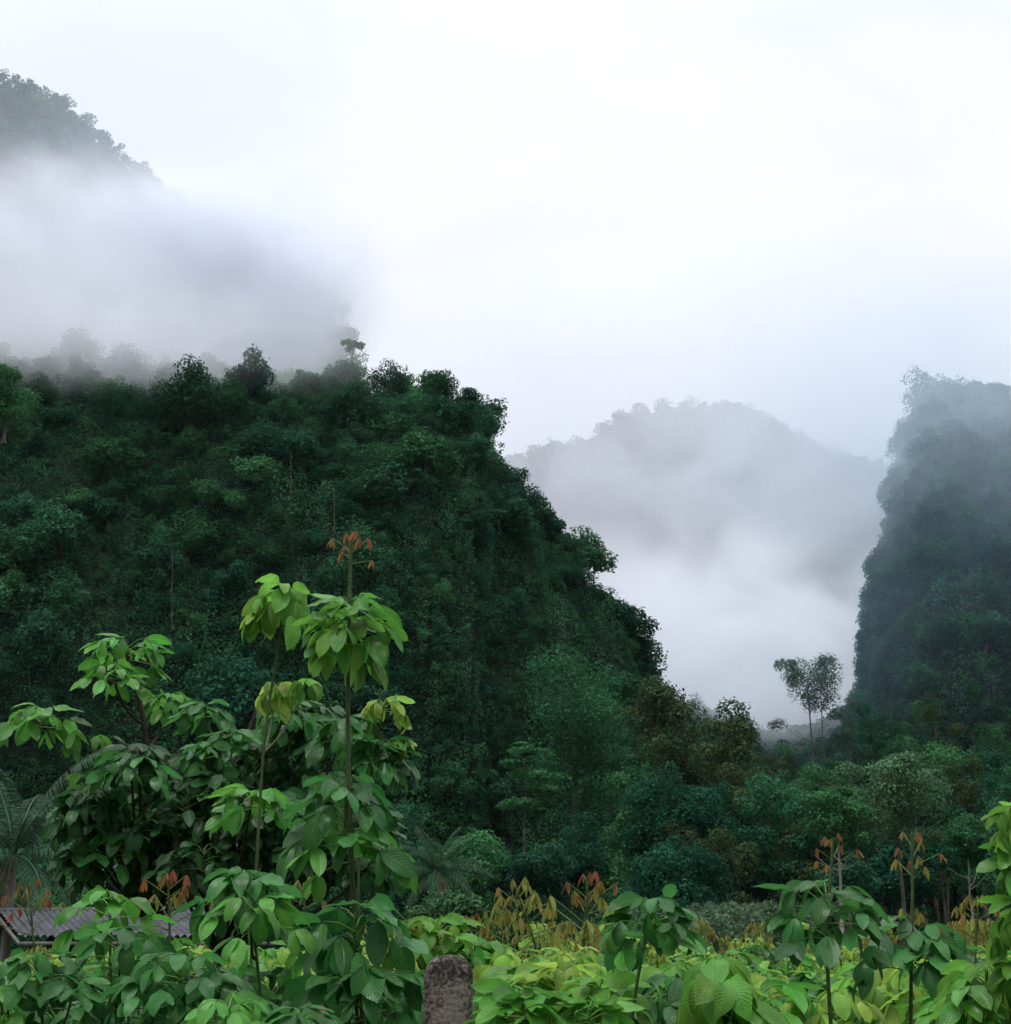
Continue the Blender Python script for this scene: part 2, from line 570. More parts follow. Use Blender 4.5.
forest_on(A, RNG, 9000, 4.3, 'dark green leafy tree among its like on the near forested hillside', 'trees covering the near hillside', 'forest_tree', 298, pick_any,
          (0.5, 1.45), creeper_zone)
forest_on(C, RNG, 4600, 5.6, 'blue green tree clinging to the misty cliff across the valley', 'trees on the cliff across the valley', 'cliff_tree', 230, pick_any, (0.7, 1.3),
          lambda p, n: (lambda q: (q[0] < 892) & (q[1] > 470) & (q[1] < 545))(project(p)))


# creepers: nobody could count these leaves
def creepers(hill, rng, n, size, name, label, base, off=1.2, x1=1071, clump=0.11):
    pos, nrm = hill.sample(rng, n)
    ok = visible_mask(pos, x1=x1)
    pos, nrm = pos[ok], nrm[ok]
    f = np.array([mnoise.fractal(Vector((p[0] * clump, p[1] * clump, p[2] * clump * 0.55)), 0.9, 2.0, 3) for p in pos])
    keep = f > -0.75
    pos, nrm, f = pos[keep], nrm[keep], f[keep]
    m = len(pos)
    out = unit(nrm * np.array([1, 1, 0.6]) + np.array([0, 0, 0.15]))
    p2 = pos + out * (np.clip(f + 0.5, 0.1, 1.4)[:, None] * off * 2.0) * rng.uniform(0.45, 1.05, (m, 1))
    n2 = unit(nrm + rng.normal(size=(m, 3)) * 0.5 + np.array([0, 0, 0.35]))
    mb = MB()
    # different creepers grow side by side in hanging curtains
    kind = np.array([0.95 + 0.75 * mnoise.noise(Vector((p[0] * 0.22, p[1] * 0.22, p[2] * 0.05))) + 0.4 * mnoise.noise(Vector((p[0] * 0.06, 7, p[2] * 0.06))) for p in pos])
    leaf_quads(mb, p2, n2, size, tones(rng, m, base, 0.5) * np.clip(kind, 0.35, 1.9)[:, None], rng, hang=0.9)
    tag(mb.build(name, M_TREE, shade_smooth=False), label, kind='stuff')


def creeper_lumps(hill, rng, n, leaves, ls, name, label, rr, rad):
    """Creeper-clad bushes: a ragged skin of overlapping lumps that hang down the rock."""
    pos, nrm = hill.sample(rng, n)
    ok = visible_mask(pos)
    pos, nrm = pos[ok], nrm[ok]
    s = rng.uniform(0, 1, len(pos)) ** 1.6 * (rr[1] - rr[0]) + rr[0]
    k = dart(pos, rad * s)
    mb = MB()
    for i in k:
        f = mnoise.noise(Vector(pos[i] * 0.045))
        c = np.asarray([GREEN, DEEP, LIVE, BLUE][int(rng.integers(0, 4))]) * (1.0 + 0.5 * f) * rng.uniform(0.75, 1.25)
        crown_mb(mb, rng, pos[i] + nrm[i] * s[i] * (0.35 + 0.5 * max(0, f)), s[i], s[i] * rng.uniform(0.8, 1.9), 9, int(leaves * s[i] ** 1.6), ls, c, flat=1.0, low=-0.8)
    tag(mb.build(name, M_TREE, shade_smooth=False), label, kind='stuff')


creepers(A, RNG, 240000, 0.44, 'creepers', 'mass of climbing creepers hanging over the near cliff', GREEN, 1.3)
creepers(C, RNG, 110000, 0.58, 'creepers', 'mass of creepers covering the cliff across the valley', GREEN, 1.3)
creeper_lumps(A, RNG, 12000, 80, 0.40, 'creepers', 'bushy creepers clothing the near cliff', (0.8, 3.8), 0.95)
creeper_lumps(C, RNG, 6000, 70, 0.52, 'creepers', 'bushy creepers clothing the cliff across the valley', (1.2, 3.4), 1.2)


def canopy(hill, rng, n_try, rad, leaves, ls, name, label, base, Rr=4.0, limit=900, reject=None):
    pos, nrm = hill.sample(rng, n_try)
    ok = visible_mask(pos)
    if reject is not None:
        ok &= ~reject(pos)
    pos, nrm = pos[ok], nrm[ok]
    s = rng.uniform(0.7, 1.35, len(pos))
    k = dart(pos, rad * s)[:limit]
    mb = MB()
    for i in k:
        c = np.asarray(base) * rng.uniform(0.65, 1.4)
        crown_mb(mb, rng, pos[i] + nrm[i] * 0.8 + np.array([0, 0, 1.0]), Rr * s[i], Rr * 0.85 * s[i], 8, leaves, ls, c)
    tag(mb.build(name, M_TREE, shade_smooth=False), label, kind='stuff')


def scar_zone(pos):
    px, py = project(pos)
    return (((px - 716) / 13) ** 2 + ((py - 470) / 16) ** 2) < 1


canopy(B, RNG, 5000, 5.5, 420, 0.85, 'forest', 'misty forest covering the high hill', GREEN, 4.6)
canopy(E, RNG, 6000, 5.0, 420, 0.75, 'forest', 'hazy forest filling the valley saddle', BLUE, 4.4, 1600)
canopy(D, RNG, 6000, 9.5, 260, 1.6, 'forest', 'distant forest on the pale mountain', BLUE, 7.5, 900, scar_zone)
# bare rock scar of the far mountain
pos, nrm = D.sample(RNG, 60000)
px, py = project(pos)
near = (((px - 716) / 20) ** 2 + ((py - 470) / 22) ** 2) < 1
if near.any():
    c = pos[near].mean(0)
    g = np.linspace(-1, 1, 13)
    GX, GZ = np.meshgrid(g, g)
    bump = np.array([[mnoise.noise(Vector((a * 2.2, b * 2.2, 5))) for a in g] for b in g])
    r = np.sqrt(GX ** 2 + GZ ** 2)
    V = np.stack([c[0] + GX * (6 + 3 * bump), c[1] - 6 + 9 * r ** 2 + np.array([[6 * mnoise.fractal(Vector((a * 3.5, b * 1.2, 5)), 0.9, 2, 3) for a in g] for b in g]), c[2] + GZ * 15], -1)
    idx = np.arange(169).reshape(13, 13)
    mb = MB()
    mb.add(V.reshape(-1, 3), np.stack([idx[:-1, :-1], idx[:-1, 1:], idx[1:, 1:], idx[1:, :-1]], -1).reshape(-1, 4))
    tag(mb.build('rock_face', M_SCAR), 'bare pinkish rock face on the distant mountain', kind='structure')


# trees that the photo shows one by one ------------------------------------------------
def special_tree(name, label, px, py_base, Y, py_top, cr_px, base, tiers=None, lobes=12, leaves=2600, ls=0.4, trunk_r=0.2, bark=None, lean=0.05, group=None, low=-0.3, twin=False, tflat=0.35, cr_frac=0.6):
    """A tree whose trunk foot, top and crown width are read off the photo."""
    foot = at(px, py_base, Y)
    z0 = min(foot[2], 1e9)
    top = at(px, py_top, Y)[2]
    h = top - z0
    Rr = cr_px / F * Y
    t = empty(name, (foot[0], Y, z0))
    tag(t, label, 'tree', group)
    rng = np.random.default_rng(int(px * 7 + py_top))
    mb, tips = trunk_mb(rng, h * (0.9 if cr_frac < 1 else 0.66), trunk_r, lean, 6, Rr * (0.6 if cr_frac < 1 else 0.4), 0.45)
    if twin:
        m2, _ = trunk_mb(rng, h * 0.8, trunk_r * 0.8, lean, 4, Rr * 0.5, 0.6)
        for v, q in zip(m2.v, m2.q):
            v[:, 0] += Rr * 0.28
        mb.v += m2.v; mb.c += m2.c; mb.u += m2.u; mb.q += [q + mb.n for q in m2.q]; mb.n += m2.n
    mb.build('trunk', bark or M_BARK, t)
    cb = MB()
    if tiers:
        for (fz, fr, ox) in tiers:
            k = int(leaves * fr / sum(q_[1] for q_ in tiers))
            crown_mb(cb, rng, (ox * Rr, 0, fz * h), Rr * fr, Rr * fr * 0.24, max(5, int(lobes * fr)), k, ls, base, flat=tflat, low=-0.1)
    else:
        if cr_frac < 1:
            crown_mb(cb, rng, (0, 0, h * (1 - cr_frac * 0.5)), Rr, h * cr_frac * 0.55, lobes, leaves, ls, base, low=low)
        else:
            crown_mb(cb, rng, (0, 0, h * 0.76), Rr * 1.1, h * 0.30, int(lobes * 0.6), int(leaves * 0.6), ls, base, flat=0.9, low=-0.9)
            crown_mb(cb, rng, (0, 0, h * 0.34), Rr * 1.0, h * 0.44, int(lobes * 0.5), int(leaves * 0.4), ls, np.asarray(base) * 0.85, flat=0.9, low=-0.9)
    cb.build('crown', M_TREE_OWN, t)
    return t


SP_ = special_tree
SP_('emergent_tree', 'tall pale trunked tree with layered airy crown standing in the misty gap', 816, 800, 268, 662, 40, (0.075, 0.150, 0.095),
    tiers=[(0.99, 0.35, .35), (0.97, 0.35, -.5), (0.93, 0.75, 0.1), (0.88, 0.5, -.45), (0.84, 0.6, 0.4), (0.79, 0.8, -0.05), (0.70, 0.6, 0.2), (0.60, 0.4, .55)], leaves=7500, ls=0.40, trunk_r=0.2, bark=M_BARK, twin=True, tflat=1.3)
SP_('pagoda_tree', 'slim tree with flat tiered branches at the foot of the near cliff', 525, 862, 150, 748, 34, (0.036, 0.130, 0.048),
    tiers=[(1.02, 0.45, 0), (0.95, 0.75, 0.2), (0.85, 0.7, -0.1), (0.74, 0.95, 0.25), (0.62, 0.7, 0.5), (0.48, 0.85, -0.15), (0.44, .5, .4)], leaves=7000, ls=0.30, trunk_r=0.12)
SP_('spreading_tree', 'light green spreading tree with flat layered crown below the misty cliff', 905, 925, 110, 762, 56, PALE,
    tiers=[(0.98, 0.5, .1), (0.92, 0.7, -.25), (0.87, 0.75, 0.35), (0.78, 0.9, -0.1), (0.70, 0.8, 0.3), (0.60, 0.75, -.35), (0.52, .6, .3)], leaves=15000, ls=0.22, tflat=0.75, trunk_r=0.16)
SP_('spreading_tree', 'smaller grey green layered tree next to the light green spreading tree', 842, 925, 108, 790, 38, LIVE,
    tiers=[(0.98, 0.5, .1), (0.90, 0.8, -.2), (0.82, 0.8, 0.3), (0.72, 0.9, -0.1), (0.62, 0.8, 0.3)], leaves=9000, ls=0.22, tflat=0.75, trunk_r=0.13, bark=M_PALEBARK)
SP_('skyline_tree', 'small misty tree alone on the ridge end of the near hill', 352, 376, 268, 336, 15, BLUE, lobes=7, leaves=420, ls=0.6, trunk_r=0.2, cr_frac=.7)
SP_('skyline_tree', 'tall leafy tree topping the highest corner of the misty cliff', 932, 420, 335, 378, 32, BLUE, lobes=12, leaves=1800, ls=0.75, trunk_r=0.3, cr_frac=1.1)
SP_('skyline_tree', 'big rounded tree crown beside thick mist at the frame edge', 4, 440, 192, 370, 34, LIVE, lobes=24, leaves=6500, ls=0.42, trunk_r=0.3, cr_frac=1.1)
SP_('olive_tree', 'olive brown tree rising at the lower end of the near cliff', 668, 900, 165, 672, 42, OLIVE, lobes=30, leaves=9000, ls=0.42, trunk_r=0.3, cr_frac=1.35)
SP_('olive_tree', 'wide olive brown tree overhanging the valley gap beside the cliff foot', 730, 905, 156, 710, 38, OLIVE, lobes=26, leaves=8000, ls=0.40, trunk_r=0.3, cr_frac=1.15)
SP_('round_tree', 'broad dark tree bulging from the near cliff above the pagoda tree', 575, 860, 182, 662, 62, GREEN, lobes=34, leaves=12000, ls=0.42, trunk_r=0.3, cr_frac=1.3)
for px, py, w_, Y_, b_, d_ in [(985, 668, 40, 262, GREEN, 'tall dark crown'), (935, 690, 34, 255, LIVE, 'fresh green rounded crown'), (893, 722, 30, 245, BLUE, 'blue green crown nearest the gap'),
                              (965, 735, 38, 225, LIVE, 'broad light crown'), (1005, 745, 36, 215, DEEP, 'darkest crown'), (915, 772, 30, 215, GREEN, 'small crown')]:
    SP_('valley_tree', d_ + ' of the stand at the foot of the misty cliff', px, 905, Y_, py, w_, b_, lobes=30, leaves=9000, ls=0.40, trunk_r=0.25, cr_frac=1.2)
SP_('blue_tree', 'hazy blue green tree behind the wide olive tree', 757, 905, 200, 772, 32, BLUE, lobes=20, leaves=4600, ls=0.42, trunk_r=0.2, cr_frac=1.1)

for i, (px, py, w_, hgt) in enumerate([(404, 369, 24, 42), (446, 372, 20, 40), (474, 388, 17, 44), (488, 408, 12, 40), (520, 474, 15, 36), (544, 496, 17, 40), (556, 520, 13, 34),
                                       (577, 538, 15, 44), (604, 588, 17, 36), (628, 600, 17, 46), (642, 636, 14, 40), (655, 660, 14, 40), (563, 548, 16, 40), (612, 625, 18, 44)]):
    SP_('ledge_tree', 'dense dark tree bulging from a ledge along the stepped edge of the near hill', px - w_ * 0.55, py + hgt, 252, py, w_ * 1.15, [DEEP, GREEN, DEEP, BLUE][i % 4],
        lobes=22, leaves=3400, ls=0.46, trunk_r=0.2, cr_frac=1.2, group='trees on the ledges of the near hill edge')

# lower forest of the valley floor and the cliff feet
low = np.random.default_rng(21)
floor_specs = []
for px in np.arange(628, 772, 10):
    floor_specs.append((px + low.uniform(-5, 5), low.uniform(168, 215), 692 + (px - 650) * 0.50 + low.uniform(-12, 26)))
for px in np.arange(640, 790, 12):
    floor_specs.append((px + low.uniform(-5, 5), low.uniform(140, 165), 760 + low.uniform(-10, 40)))
for px in np.arange(850, 1060, 14):
    floor_specs.append((px + low.uniform(-6, 6), low.uniform(230, 290), 715 - (px - 860) * 0.35 + low.uniform(-25, 35)))
for px in np.arange(640, 1075, 17):
    floor_specs.append((px + low.uniform(-7, 7), low.uniform(118, 170), low.uniform(775, 850) if px > 765 else low.uniform(790, 860)))
for px in np.arange(700, 1075, 19):
    floor_specs.append((px + low.uniform(-8, 8), low.uniform(175, 235), low.uniform(690, 770) if px > 850 else low.uniform(745, 795)))
for px in np.arange(690, 900, 15):
    floor_specs.append((px + low.uniform(-8, 8), low.uniform(250, 330), low.uniform(706, 742) if px > 745 else low.uniform(722, 752)))
for px in np.arange(752, 850, 9):
    floor_specs.append((px + low.uniform(-5, 5), low.uniform(225, 275), low.uniform(745, 775)))
for px in np.arange(-30, 640, 24):
    floor_specs.append((px + low.uniform(-9, 9), low.uniform(125, 165), low.uniform(800, 870)))
for i, (px, Y, pt) in enumerate(floor_specs):
    h = at(px, pt, Y)[2]
    pr = NEAR_TREES[int(low.choice([0, 1, 2, 3], p=[.35, .3, .25, .1]))] if Y < 180 else TREES[pick_any(low, None)]
    ph = 7.4
    s = h / ph * 0.98
    x = at(px, 900, Y)[0]
    if 750 < px < 1040 and Y < 172 and i % 5 < 3:
        # slender trunk shown under a high crown
        rr = np.random.default_rng(900 + i)
        t = empty('slender_tree', (x, Y, 0))
        tag(t, 'slim dark forest tree with a bare trunk at the valley floor', 'tree', 'slender trees at the forest edge')
        mb, tips = trunk_mb(rr, h * 0.88, rr.uniform(0.09, 0.15), 0.05, 5, 1.8, 0.6)
        mb.build('trunk', M_PALEBARK if rr.random() < 0.4 else M_BARK, t)
        cb = MB()
        crown_mb(cb, rr, (0, 0, h * 0.72), rr.uniform(2.2, 3.4), h * 0.26, 14, 4000, 0.28, [BLUE, DEEP, GREEN, LIVE][i % 4])
        cb.build('crown', M_TREE, t)
        continue
    s2 = min(s, 1.15 + 0.25 * low.random())
    z0 = h - ph * s2
    if z0 > 0.5:
        # taller than the stock tree: own longer trunk
        rr = np.random.default_rng(500 + i)
        t = empty('forest_edge_tree', (x, Y, 0))
        tag(t, 'dense dark tree of the lower forest between the cliffs', 'tree', 'trees of the lower forest')
        mb, tips = trunk_mb(rr, h * 0.8, rr.uniform(0.16, 0.28), 0.05, 6, 2.2, 0.45)
        mb.build('trunk', M_BARK, t)
        cb = MB()
        crown_mb(cb, rr, (0, 0, h * 0.54), rr.uniform(3.2, 4.6), h * 0.50, 30, 9500, 0.31, [BLUE, DEEP, GREEN, LIVE, DEEP, OLIVE][i % 6] if px > 790 or px < 640 else [OLIVE, DEEP, GREEN, OLIVE, DEEP][i % 5])
        cb.build('crown', M_TREE, t)
    else:
        place_tree('forest_edge_tree', pr, (x, Y, max(z0, 0.0)), low.uniform(0, 6.28), s2, 'dense dark tree of the lower forest between the cliffs', 'trees of the lower forest')

# undergrowth at the foot of the forest: one uncountable mass of low leaves
def undergrowth():
    rng = np.random.default_rng(5)
    mb = MB()
    for k in range(400):
        Y = rng.uniform(62, 150) if k < 330 else rng.uniform(100, 116)
        px = rng.uniform(-50, 1061) if k < 330 else rng.uniform(540, 760)
        x = at(px, 900, Y)[0]
        if px > 750 and Y > 100:
            continue
        r = rng.uniform(1.2, 3.2) * (0.6 if px > 750 else 1.0)
        crown_mb(mb, rng, (x, Y, r * 0.6), r, r * 0.95, 10, 1150, 0.20, np.asarray([DEEP, GREEN, DEEP, DEEP][k % 4]) * rng.uniform(0.35, 0.8))
    tag(mb.build('undergrowth', M_TREE, shade_smooth=False), 'dark bushy undergrowth along the forest edge', kind='stuff')


undergrowth()


def tall_grass():
    rng = np.random.default_rng(8)
    mb = MB()
    for k in range(170):
        Y = rng.uniform(40, 85)
        px = rng.normal(738, 34) if k < 120 else rng.uniform(600, 800)
        x = (px - W / 2) / F * Y
        top = 3.2 + (925 - rng.uniform(903, 926)) / F * Y
        r = rng.uniform(0.5, 1.0)
        m = int(rng.integers(130, 240))
        az = rng.uniform(0, 6.28, m)
        el = rng.uniform(0.25, 1.5, m)
        d = np.column_stack([np.cos(az) * np.cos(el), np.sin(az) * np.cos(el), np.sin(el)])
        pos = np.array([x, Y, top - r]) + d * r * rng.uniform(0.5, 1.05, (m, 1))
        # every blade rises and arches over
        out_ = unit(d * np.array([1, 1, 0.0]) + rng.normal(size=(m, 3)) * 0.3)
        nrm = unit(np.array([0, 0, 0.7]) + out_ * 0.6 + rng.normal(size=(m, 3)) * 0.4)
        leaf_quads(mb, pos, nrm, 0.26, tones(rng, m, np.array([0.058, 0.105, 0.055]) * rng.uniform(0.6, 1.3), 0.35), rng, hang=0.5, width=0.22)
        mb.tube(np.array([[x, Y, -0.1], [x + .05, Y, top * 0.5], [x, Y, top - r * 0.6]]), 0.02, 5, (0.06, 0.07, 0.04), False)
        low_ = np.column_stack([rng.normal(x, r * 0.7, 60), rng.normal(Y, r * .7, 60), rng.uniform(0, max(top - r, .3), 60)])
        leaf_quads(mb, low_, unit(rng.normal(size=(60, 3)) + np.array([0, -.5, .6])), 0.4, tones(rng, 60, (0.04, 0.07, 0.04), 0.35), rng, hang=0.8, width=0.25)
    tag(mb.build('tall_grass', M_TREE, shade_smooth=False), 'grey green reedy scrub in front of the forest edge', kind='stuff')


tall_grass()

# hanging lianas on the near cliff
for i, (px, y0, y1) in enumerate([(172, 540, 630), (291, 452, 498), (334, 490, 555)]):
    rr = np.random.default_rng(60 + i)
    Yl = 193 if y1 > 560 else 200
    pts = np.array([at(px + rr.uniform(-.7, .7), y, Yl + rr.uniform(-.3, .3)) for y in np.linspace(y0, y1, 9)])
    mb = MB()
    mb.tube(pts, 0.045)
    tag(mb.build('liana', M_BARK), 'thin pale liana hanging straight down the near forested cliff', 'vine', 'lianas hanging on the near cliff')


# ------------------------------------------------------------------ palms
def palm(px, py_crown, Y, frond_len, label, base_z, n_fr=20, seed=0, base=(0.024, 0.068, 0.032)):
    rng = np.random.default_rng(seed)
    c = at(px, py_crown, Y)
    t = empty('coconut_palm', (c[0], Y, base_z))
    tag(t, label, 'palm', 'coconut palms below the cliff')
    h = c[2] - base_z
    mb = MB()
    z = np.linspace(-0.3, h, 12)
    bend = 0.10 * h * (z / h) ** 2 * rng.uniform(-1, 1)
    pts = np.column_stack([bend - bend[-1], np.zeros(12), z])
    mb.tube(pts, np.linspace(0.19, 0.12, 12) * (1 + 0.06 * (np.arange(12) % 2)))
    mb.build('trunk', M_PALEBARK, t)
    for k in range(n_fr):
        az = k * 2.39996 + rng.uniform(-.2, .2)
        el = R(78) - (k / n_fr) * R(105) + rng.uniform(-.12, .12)
        L = frond_len * rng.uniform(0.85, 1.1)
        n = 34
        s = np.linspace(0, 1, n)
        ang = el - s ** 1.5 * R(75) * (0.6 + 0.4 * math.cos(el))
        ds = L / (n - 1)
        hr = np.concatenate([[0], np.cumsum(np.cos(ang[:-1]) * ds)])
        zz = np.concatenate([[0], np.cumsum(np.sin(ang[:-1]) * ds)])
        d = np.array([math.cos(az), math.sin(az), 0])
        P = np.array([0, 0, h]) + hr[:, None] * d + zz[:, None] * np.array([0, 0, 1])
        fb = MB()
        col = np.asarray(base) * rng.uniform(0.75, 1.3)
        if k > n_fr * 0.88:
            col = np.array([0.11, 0.09, 0.05])
        fb.tube(P, np.linspace(0.035, 0.008, n), 5, col * 1.5 + 0.01)
        side = np.array([-math.sin(az), math.cos(az), 0])
        up = np.cross(side, np.column_stack([np.cos(ang)[:, None] * d[None], np.sin(ang)[:, None]])[:, :3])
        tan = np.column_stack([np.cos(ang)[:, None] * d[None, :2], np.sin(ang)])
        V, Cc = [], []
        for sg in (-1, 1):
            for rep in range(2):
                f = np.arange(3, n - 1) + (rep * 0.5)
                i0 = np.floor(f).astype(int)
                p = P[i0] * (1 - (f - i0))[:, None] + P[np.minimum(i0 + 1, n - 1)] * (f - i0)[:, None]
                q = s[i0]
                ll = L * 0.20 * np.sin(np.pi * np.clip(q * 0.9 + 0.08, 0, 1)) ** 0.6 * rng.uniform(.85, 1.1, len(q))
                dirv = unit(side * sg * 0.8 + tan[i0] * 0.55 + np.array([0, 0, -0.35]) + rng.normal(size=(len(q), 3)) * 0.06)
                mid = p + dirv * ll[:, None] * 0.55
                tip = p + dirv * ll[:, None] * 0.9 + np.array([0, 0, -1]) * (ll * 0.38)[:, None]
                wv = tan[i0] * (L * 0.0075)
                V.append(np.stack([p - wv * 0.6, mid - wv, tip, mid + wv], 1))
        V = np.concatenate(V)
        fb.add(V.reshape(-1, 3), np.arange(len(V) * 4).reshape(-1, 4), np.repeat(tones(rng, len(V), col, 0.2), 4, axis=0))
        fb.build('frond', M_PALM, t)


palm(14, 856, 46, 4.1, 'coconut palm with long drooping fronds behind the tiled roof', 0, 24, 1, (0.045, 0.100, 0.055))
palm(438, 872, 92, 3.6, 'coconut palm with spiky rosette behind the tall sapling and the round bush', 0, 24, 2)
palm(262, 866, 80, 3.4, 'pale coconut palm half hidden behind the dark rubber trees', 0, 18, 3, (0.08, 0.10, 0.06))

SPB = special_tree('round_bush', 'low rounded green bush under the spiky coconut palm', 440, 950, 50, 902, 40, (0.045, 0.11, 0.045), lobes=12, leaves=3800, ls=0.16, trunk_r=0.06, cr_frac=1.25)
SPB['category'] = 'bush'


# ------------------------------------------------------------------ house
def house():
    M_ROOF = rough_material('roof_tile', (0.048, 0.052, 0.060), (0.125, 0.130, 0.150), 1.8, 0.7, 0.3)
    M_WALL = rough_material('plank_wall', (0.03, 0.022, 0.018), (0.07, 0.05, 0.04), 3, 0.85, 0.3, (6, 6, 1))
    M_FASC = rough_material('fascia_board', (0.09, 0.085, 0.08), (0.2, 0.19, 0.18), 3, 0.8, 0.2)
    Y = 44.0
    left, right = at(-2, 913, Y), at(243, 913, Y)
    eave_l = at(20, 940, Y - 2.6)
    t = empty('house', ((left[0] + right[0]) / 2, Y, 0))
    tag(t, 'low house with grey tiled roof and dark walls among the saplings', 'house')
    cx = t.location.x
    ridge_z, eave_z = left[2], eave_l[2]
    Lh = (right[0] - left[0]) / 2
    # local axes turned a little so that the verge runs down to the right
    sk = (eave_l[0] - left[0])
    def roof_side(sign):
        mb = MB()
        cols, rows = 420, 9
        u = np.linspace(-Lh, Lh, cols)
        V = np.zeros((rows * 2, cols, 3))
        run = 2.6
        for r in range(rows):
            for e in (0, 1):
                f = (r + e) / rows
                lift = 0.0 if e == 0 else 0.055
                j = r * 2 + e
                V[j, :, 0] = u + sk * f * (1 if sign < 0 else -1)
                V[j, :, 1] = sign * run * f
                V[j, :, 2] = ridge_z + (eave_z - ridge_z) * f + lift + 0.085 * np.abs(np.sin(u * math.pi / 0.20))
        idx = np.arange(rows * 2 * cols).reshape(rows * 2, cols)
        q = np.stack([idx[:-1, :-1], idx[:-1, 1:], idx[1:, 1:], idx[1:, :-1]], -1).reshape(-1, 4)
        mb.add(V.reshape(-1, 3), q)
        return mb
    r1 = roof_side(-1).build('roof', M_ROOF, t)
    roof_side(1).build('roof', M_ROOF, t)
    mb = MB()
    mb.tube(np.array([[-Lh, 0, ridge_z + 0.05], [0, 0, ridge_z + 0.07], [Lh, 0, ridge_z + 0.05]]), 0.09, 8)
    mb.build('ridge_cap', M_ROOF, r1)
    mb = MB()
    mb.box((-Lh + sk, -2.64, eave_z - 0.13), (Lh + sk, -2.58, eave_z - 0.045))
    mb.build('fascia', M_FASC, t)
    mb = MB()
    a, b = np.array([-Lh - 0.03, 0, ridge_z - 0.04]), np.array([-Lh + sk - 0.03, -2.6, eave_z - 0.06])
    V = [a + (0, 0, -.12), a, b, b + (0, 0, -.12)]
    V += [p + np.array([0.05, 0, 0]) for p in V]
    mb.add(V, [[0, 1, 2, 3], [7, 6, 5, 4], [1, 5, 6, 2], [0, 3, 7, 4]])
    mb.build('bargeboard', M_FASC, t)
    mb = MB()
    mb.box((-Lh + 0.5 + sk, -1.9, -0.2), (Lh - 0.3, 1.9, eave_z + 0.1))
    mb.build('wall', M_WALL, t)
    for k in range(5):
        x = -Lh + sk + 0.25 + k * (2 * Lh - 0.6) / 4
        mb = MB()
        mb.tube(np.array([[x, -2.35, -0.2], [x, -2.35, 1.2], [x, -2.35, eave_z - 0.03]]), 0.06)
        mb.build('post', M_WALL, t)


house()


